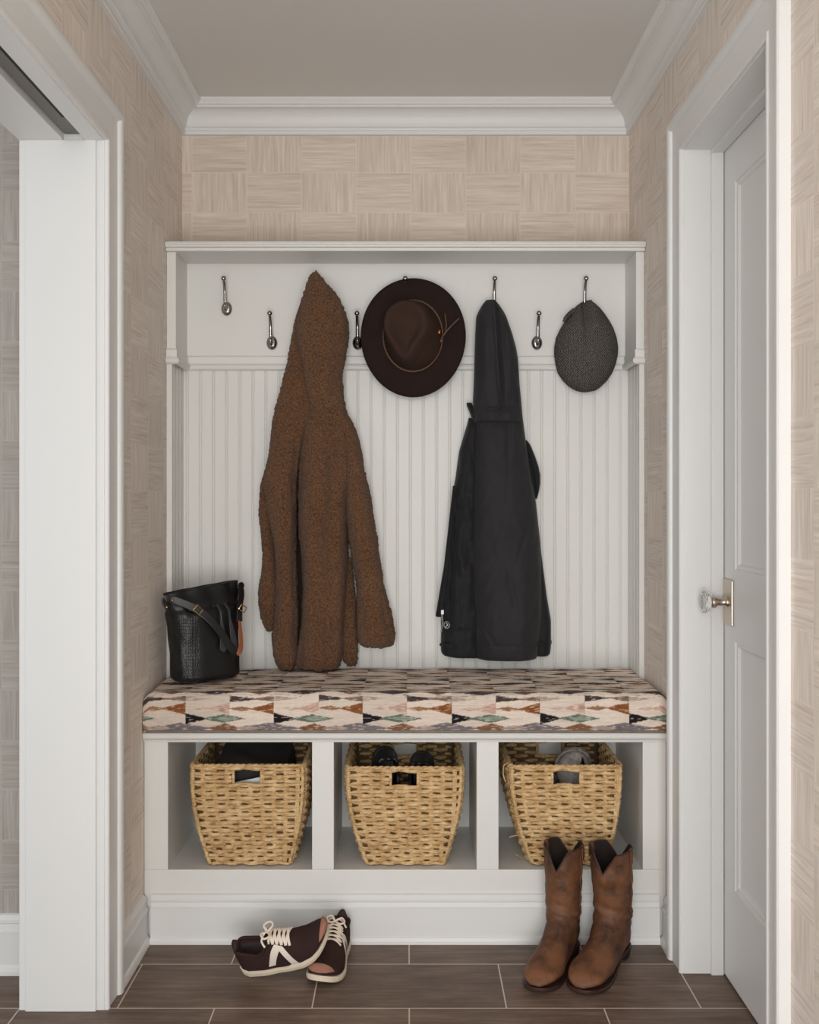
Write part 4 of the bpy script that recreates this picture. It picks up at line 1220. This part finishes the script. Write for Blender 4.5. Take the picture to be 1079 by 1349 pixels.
m = Mb(); za, zb2 = bz, 0.441
m.loft([[(xm-0.052, yf_+0.040, bz), (xm+0.052, yf_+0.040, bz), (xm+0.052, yf_+0.045, bz), (xm-0.052, yf_+0.045, bz)],
        [(xm-0.052, yf_+0.022, 0.408), (xm+0.052, yf_+0.022, 0.430), (xm+0.052, yf_+0.027, 0.430), (xm-0.052, yf_+0.027, 0.408)]])
wc = link('white_card', m, M['white_paper'], None)
wc['label'] = 'white card with a slanting top seen through the left basket handle hole'; wc['category'] = 'card'

# ------------------------------------------------------------------ boots
BR = [ # front x, z ; back x, z ; half width
 (.060,.298,-.058,.300,.051),(.060,.280,-.057,.282,.0505),(.060,.240,-.056,.242,.050),(.058,.200,-.055,.202,.0485),(.056,.168,-.053,.165,.047),(.056,.145,-.052,.135,.0455),(.060,.128,-.054,.105,.044),
 (.072,.112,-.060,.078,.042),(.092,.098,-.065,.052,.041),(.112,.086,-.062,.032,.040),(.132,.076,-.035,.026,.040),(.152,.067,.020,.020,.042),(.172,.059,.070,.014,.0455),(.190,.053,.115,.011,.0485),(.206,.047,.150,.011,.047),(.220,.039,.182,.011,.040),(.231,.029,.208,.012,.028),(.236,.020,.228,.013,.012)]
def make_boot(label, shaft_lean=(0,0)):
    t_ = thing('cowboy_boot', label, 'boot', (0,0,0), 'pair of brown leather boots')
    q = np.array(BR); n = 70
    P = spline([Vector((r[0], r[1], r[2])) for r in BR], n); P2 = spline([Vector((r[3], r[4], 0)) for r in BR], n)
    NB = 56; rings = []
    dz = []
    for k in range(n):
        fx, fz, bx = P[k]; bz_, hw_ = P2[k][0], P2[k][1]
        ring = []
        hgt = (fz+bz_)/2
        for i in range(NB):
            a = 2*PI*i/NB; c, s = math.cos(a), math.sin(a); p = 2.0 if k < 30 else 2.3
            c2 = math.copysign(abs(c)**(2/p), c); s2 = math.copysign(abs(s)**(2/p), s)
            x = (fx+bx)/2+(fx-bx)/2*c2; z = (fz+bz_)/2+(fz-bz_)/2*c2; y = hw_*s2
            if hgt > 0.14:
                dip = 0.050*max(0, 1-abs(math.atan2(s, c))/0.62) + 0.045*max(0, 1-abs(abs(math.atan2(s, c))-PI)/0.62) - 0.006*abs(s)
                z -= dip*sm((hgt-0.20)/0.095)
                y += shaft_lean[1]*(hgt-0.14)**1.5; x += shaft_lean[0]*(hgt-0.14)
            wr = 0.0042*noise.noise(Vector((x*22, y*16, z*34+shaft_lean[0]*10)))+0.0030*math.sin(z*190+s*2.2+shaft_lean[0]*9)*g(hgt, 0.125, 0.035)
            x += wr*c; y += wr*s
            ring.append((x, y, z))
        rings.append(ring)
    m = Mb(); m.loft(rings, False, True)
    up = link('upper', m, M['boot'], t_, smooth=True, local=True)
    inner = [[( (x-cx0)*0.965+cx0, y*0.955, z-0.0005) for x, y, z in r for cx0 in (0.001,)] for r in rings[:26]]
    m = Mb(); m.loft([rings[0]]+inner, False, True, mi=0); link('lining', m, M['boot_in'], t_, smooth=True, local=True, recalc=False)
    # piping along the scalloped top edge and the side seams
    m = Mb(); m.tube(rings[0], 0.0022, 6, closed=True)
    link('top_edge', m, M['boot_dark'], up, smooth=True, local=True)
    for i in (NB//4, 3*NB//4):
        m = Mb(); sg = 1 if i == NB//4 else -1
        m.ribbon([Vector(rings[k][i])+Vector((0, sg*0.0012, 0)) for k in range(0, 27)], 0.006, 0.003, (0, sg, 0)); link('side_seam', m, M['boot'], up, smooth=False, local=True)
        tp = Vector(rings[0][i])
        m = Mb(); m.ribbon(spline([tp+Vector((0, -sg*0.006, -0.045)), tp+Vector((0, -sg*0.005, -0.01)), tp+Vector((0, 0, 0.004)), tp+Vector((0, sg*0.003, -0.008)), tp+Vector((0, sg*0.003, -0.035))], 16), 0.017, 0.0025, [( 0, 1, 0)]*6+[(0,0,1)]*0+[(0,0.6,0.8)]*4+[(0,-1,0.01)]*6)
        link('pull_strap', m, M['boot'], t_, local=True)
    # welted sole and stacked heel
    OUT = [(-.062,0),(-.058,.018),(-.045,.031),(-.02,.036),(.02,.034),(.06,.036),(.10,.044),(.14,.0495),(.17,.0505),(.195,.046),(.215,.037),(.229,.025),(.236,.012),(.2385,0)]
    top = spline([Vector((a, b, 0)) for a, b in OUT], 40)
    def zz(x): return 0.024 if x < -0.01 else 0.024-0.019*sm((x+0.01)/0.09)+0.006*max(0, (x-.17)/.07)**2
    ol = [(p.x, p.y) for p in top]+[(p.x, -p.y) for p in top[::-1]][1:-1]
    m = Mb(); m.loft([[(x, y*0.97, zz(x)-0.004) for x, y in ol], [(x, y, zz(x)-0.003) for x, y in ol], [(x, y, zz(x)+0.002) for x, y in ol], [(x, y*0.96, zz(x)+0.0045) for x, y in ol]])
    link('welt_sole', m, M['boot_dark'], t_, local=True, smooth=False)
    m = Mb(); hl_ = [(x, y) for x, y in ol if x < 0.012]
    hs = sorted([q for q in hl_ if q[1] >= 0]) ; he = hs+[(x, -y) for x, y in hs[::-1] if y > 0]
    m.loft([[(x*0.93, y*0.92, 0.001) for x, y in he], [(x, y*0.98, 0.022) for x, y in he]])
    link('heel', m, M['heel'], t_, local=True, smooth=False)
    return t_
b1 = make_boot('left one of two brown leather boots, standing upright with dark lining', (0.02, 0.0))
b1.scale = (0.93, 0.95, 0.95); b1.location = (0.400, 2.598, 0); b1.rotation_euler = (0, 0, math.radians(-90-27))
b2 = make_boot('right one of two brown leather boots, nearer to the door with its shaft leaning open', (0.10, 0.0))
b2.scale = (0.98, 1.03, 0.945); b2.location = (0.526, 2.590, 0); b2.rotation_euler = (0, 0, math.radians(-90-32))

# ------------------------------------------------------------------ light and camera
W_ = bpy.data.worlds.new('World'); SC.world = W_; W_.use_nodes = True
bg = W_.node_tree.nodes['Background']; bg.inputs[0].default_value = (0.90, 0.955, 1.0, 1); bg.inputs[1].default_value = 1.32
def area(name, loc, target, size, energy, color):
    l = bpy.data.lights.new(name, 'AREA'); l.shape = 'RECTANGLE'; l.size, l.size_y = size; l.energy = energy; l.color = color
    o = bpy.data.objects.new(name, l); COL.objects.link(o); o.location = loc
    o.rotation_euler = (Vector(target)-Vector(loc)).to_track_quat('-Z', 'Y').to_euler(); return o
area('window_light', (-0.35, -3.2, 1.9), (0.05, 3, 1.1), (2.2, 1.8), 80, (1.0, 0.985, 0.965))
area('bounce_fill', (0.15, -0.7, 0.55), (0.0, 2.3, 2.4), (1.6, 0.9), 40, (1.0, 0.985, 0.965))  # added lamp out of view, fills the ceiling like light bounced upward
cam = bpy.data.cameras.new('Camera'); co_ = bpy.data.objects.new('Camera', cam); COL.objects.link(co_)
co_.location = (0, 0, H); co_.rotation_euler = (PI/2, 0, 0)
cam.sensor_fit = 'HORIZONTAL'; cam.sensor_width = 36; cam.lens = 36*F/1079
cam.shift_x = (539.5-CX)/1079; cam.shift_y = (CY-674.5)/1079
cam.clip_start = 0.05
SC.camera = co_
SC.view_settings.view_transform = 'Standard'; SC.view_settings.look = 'None'; SC.view_settings.exposure = 0; SC.view_settings.gamma = 1
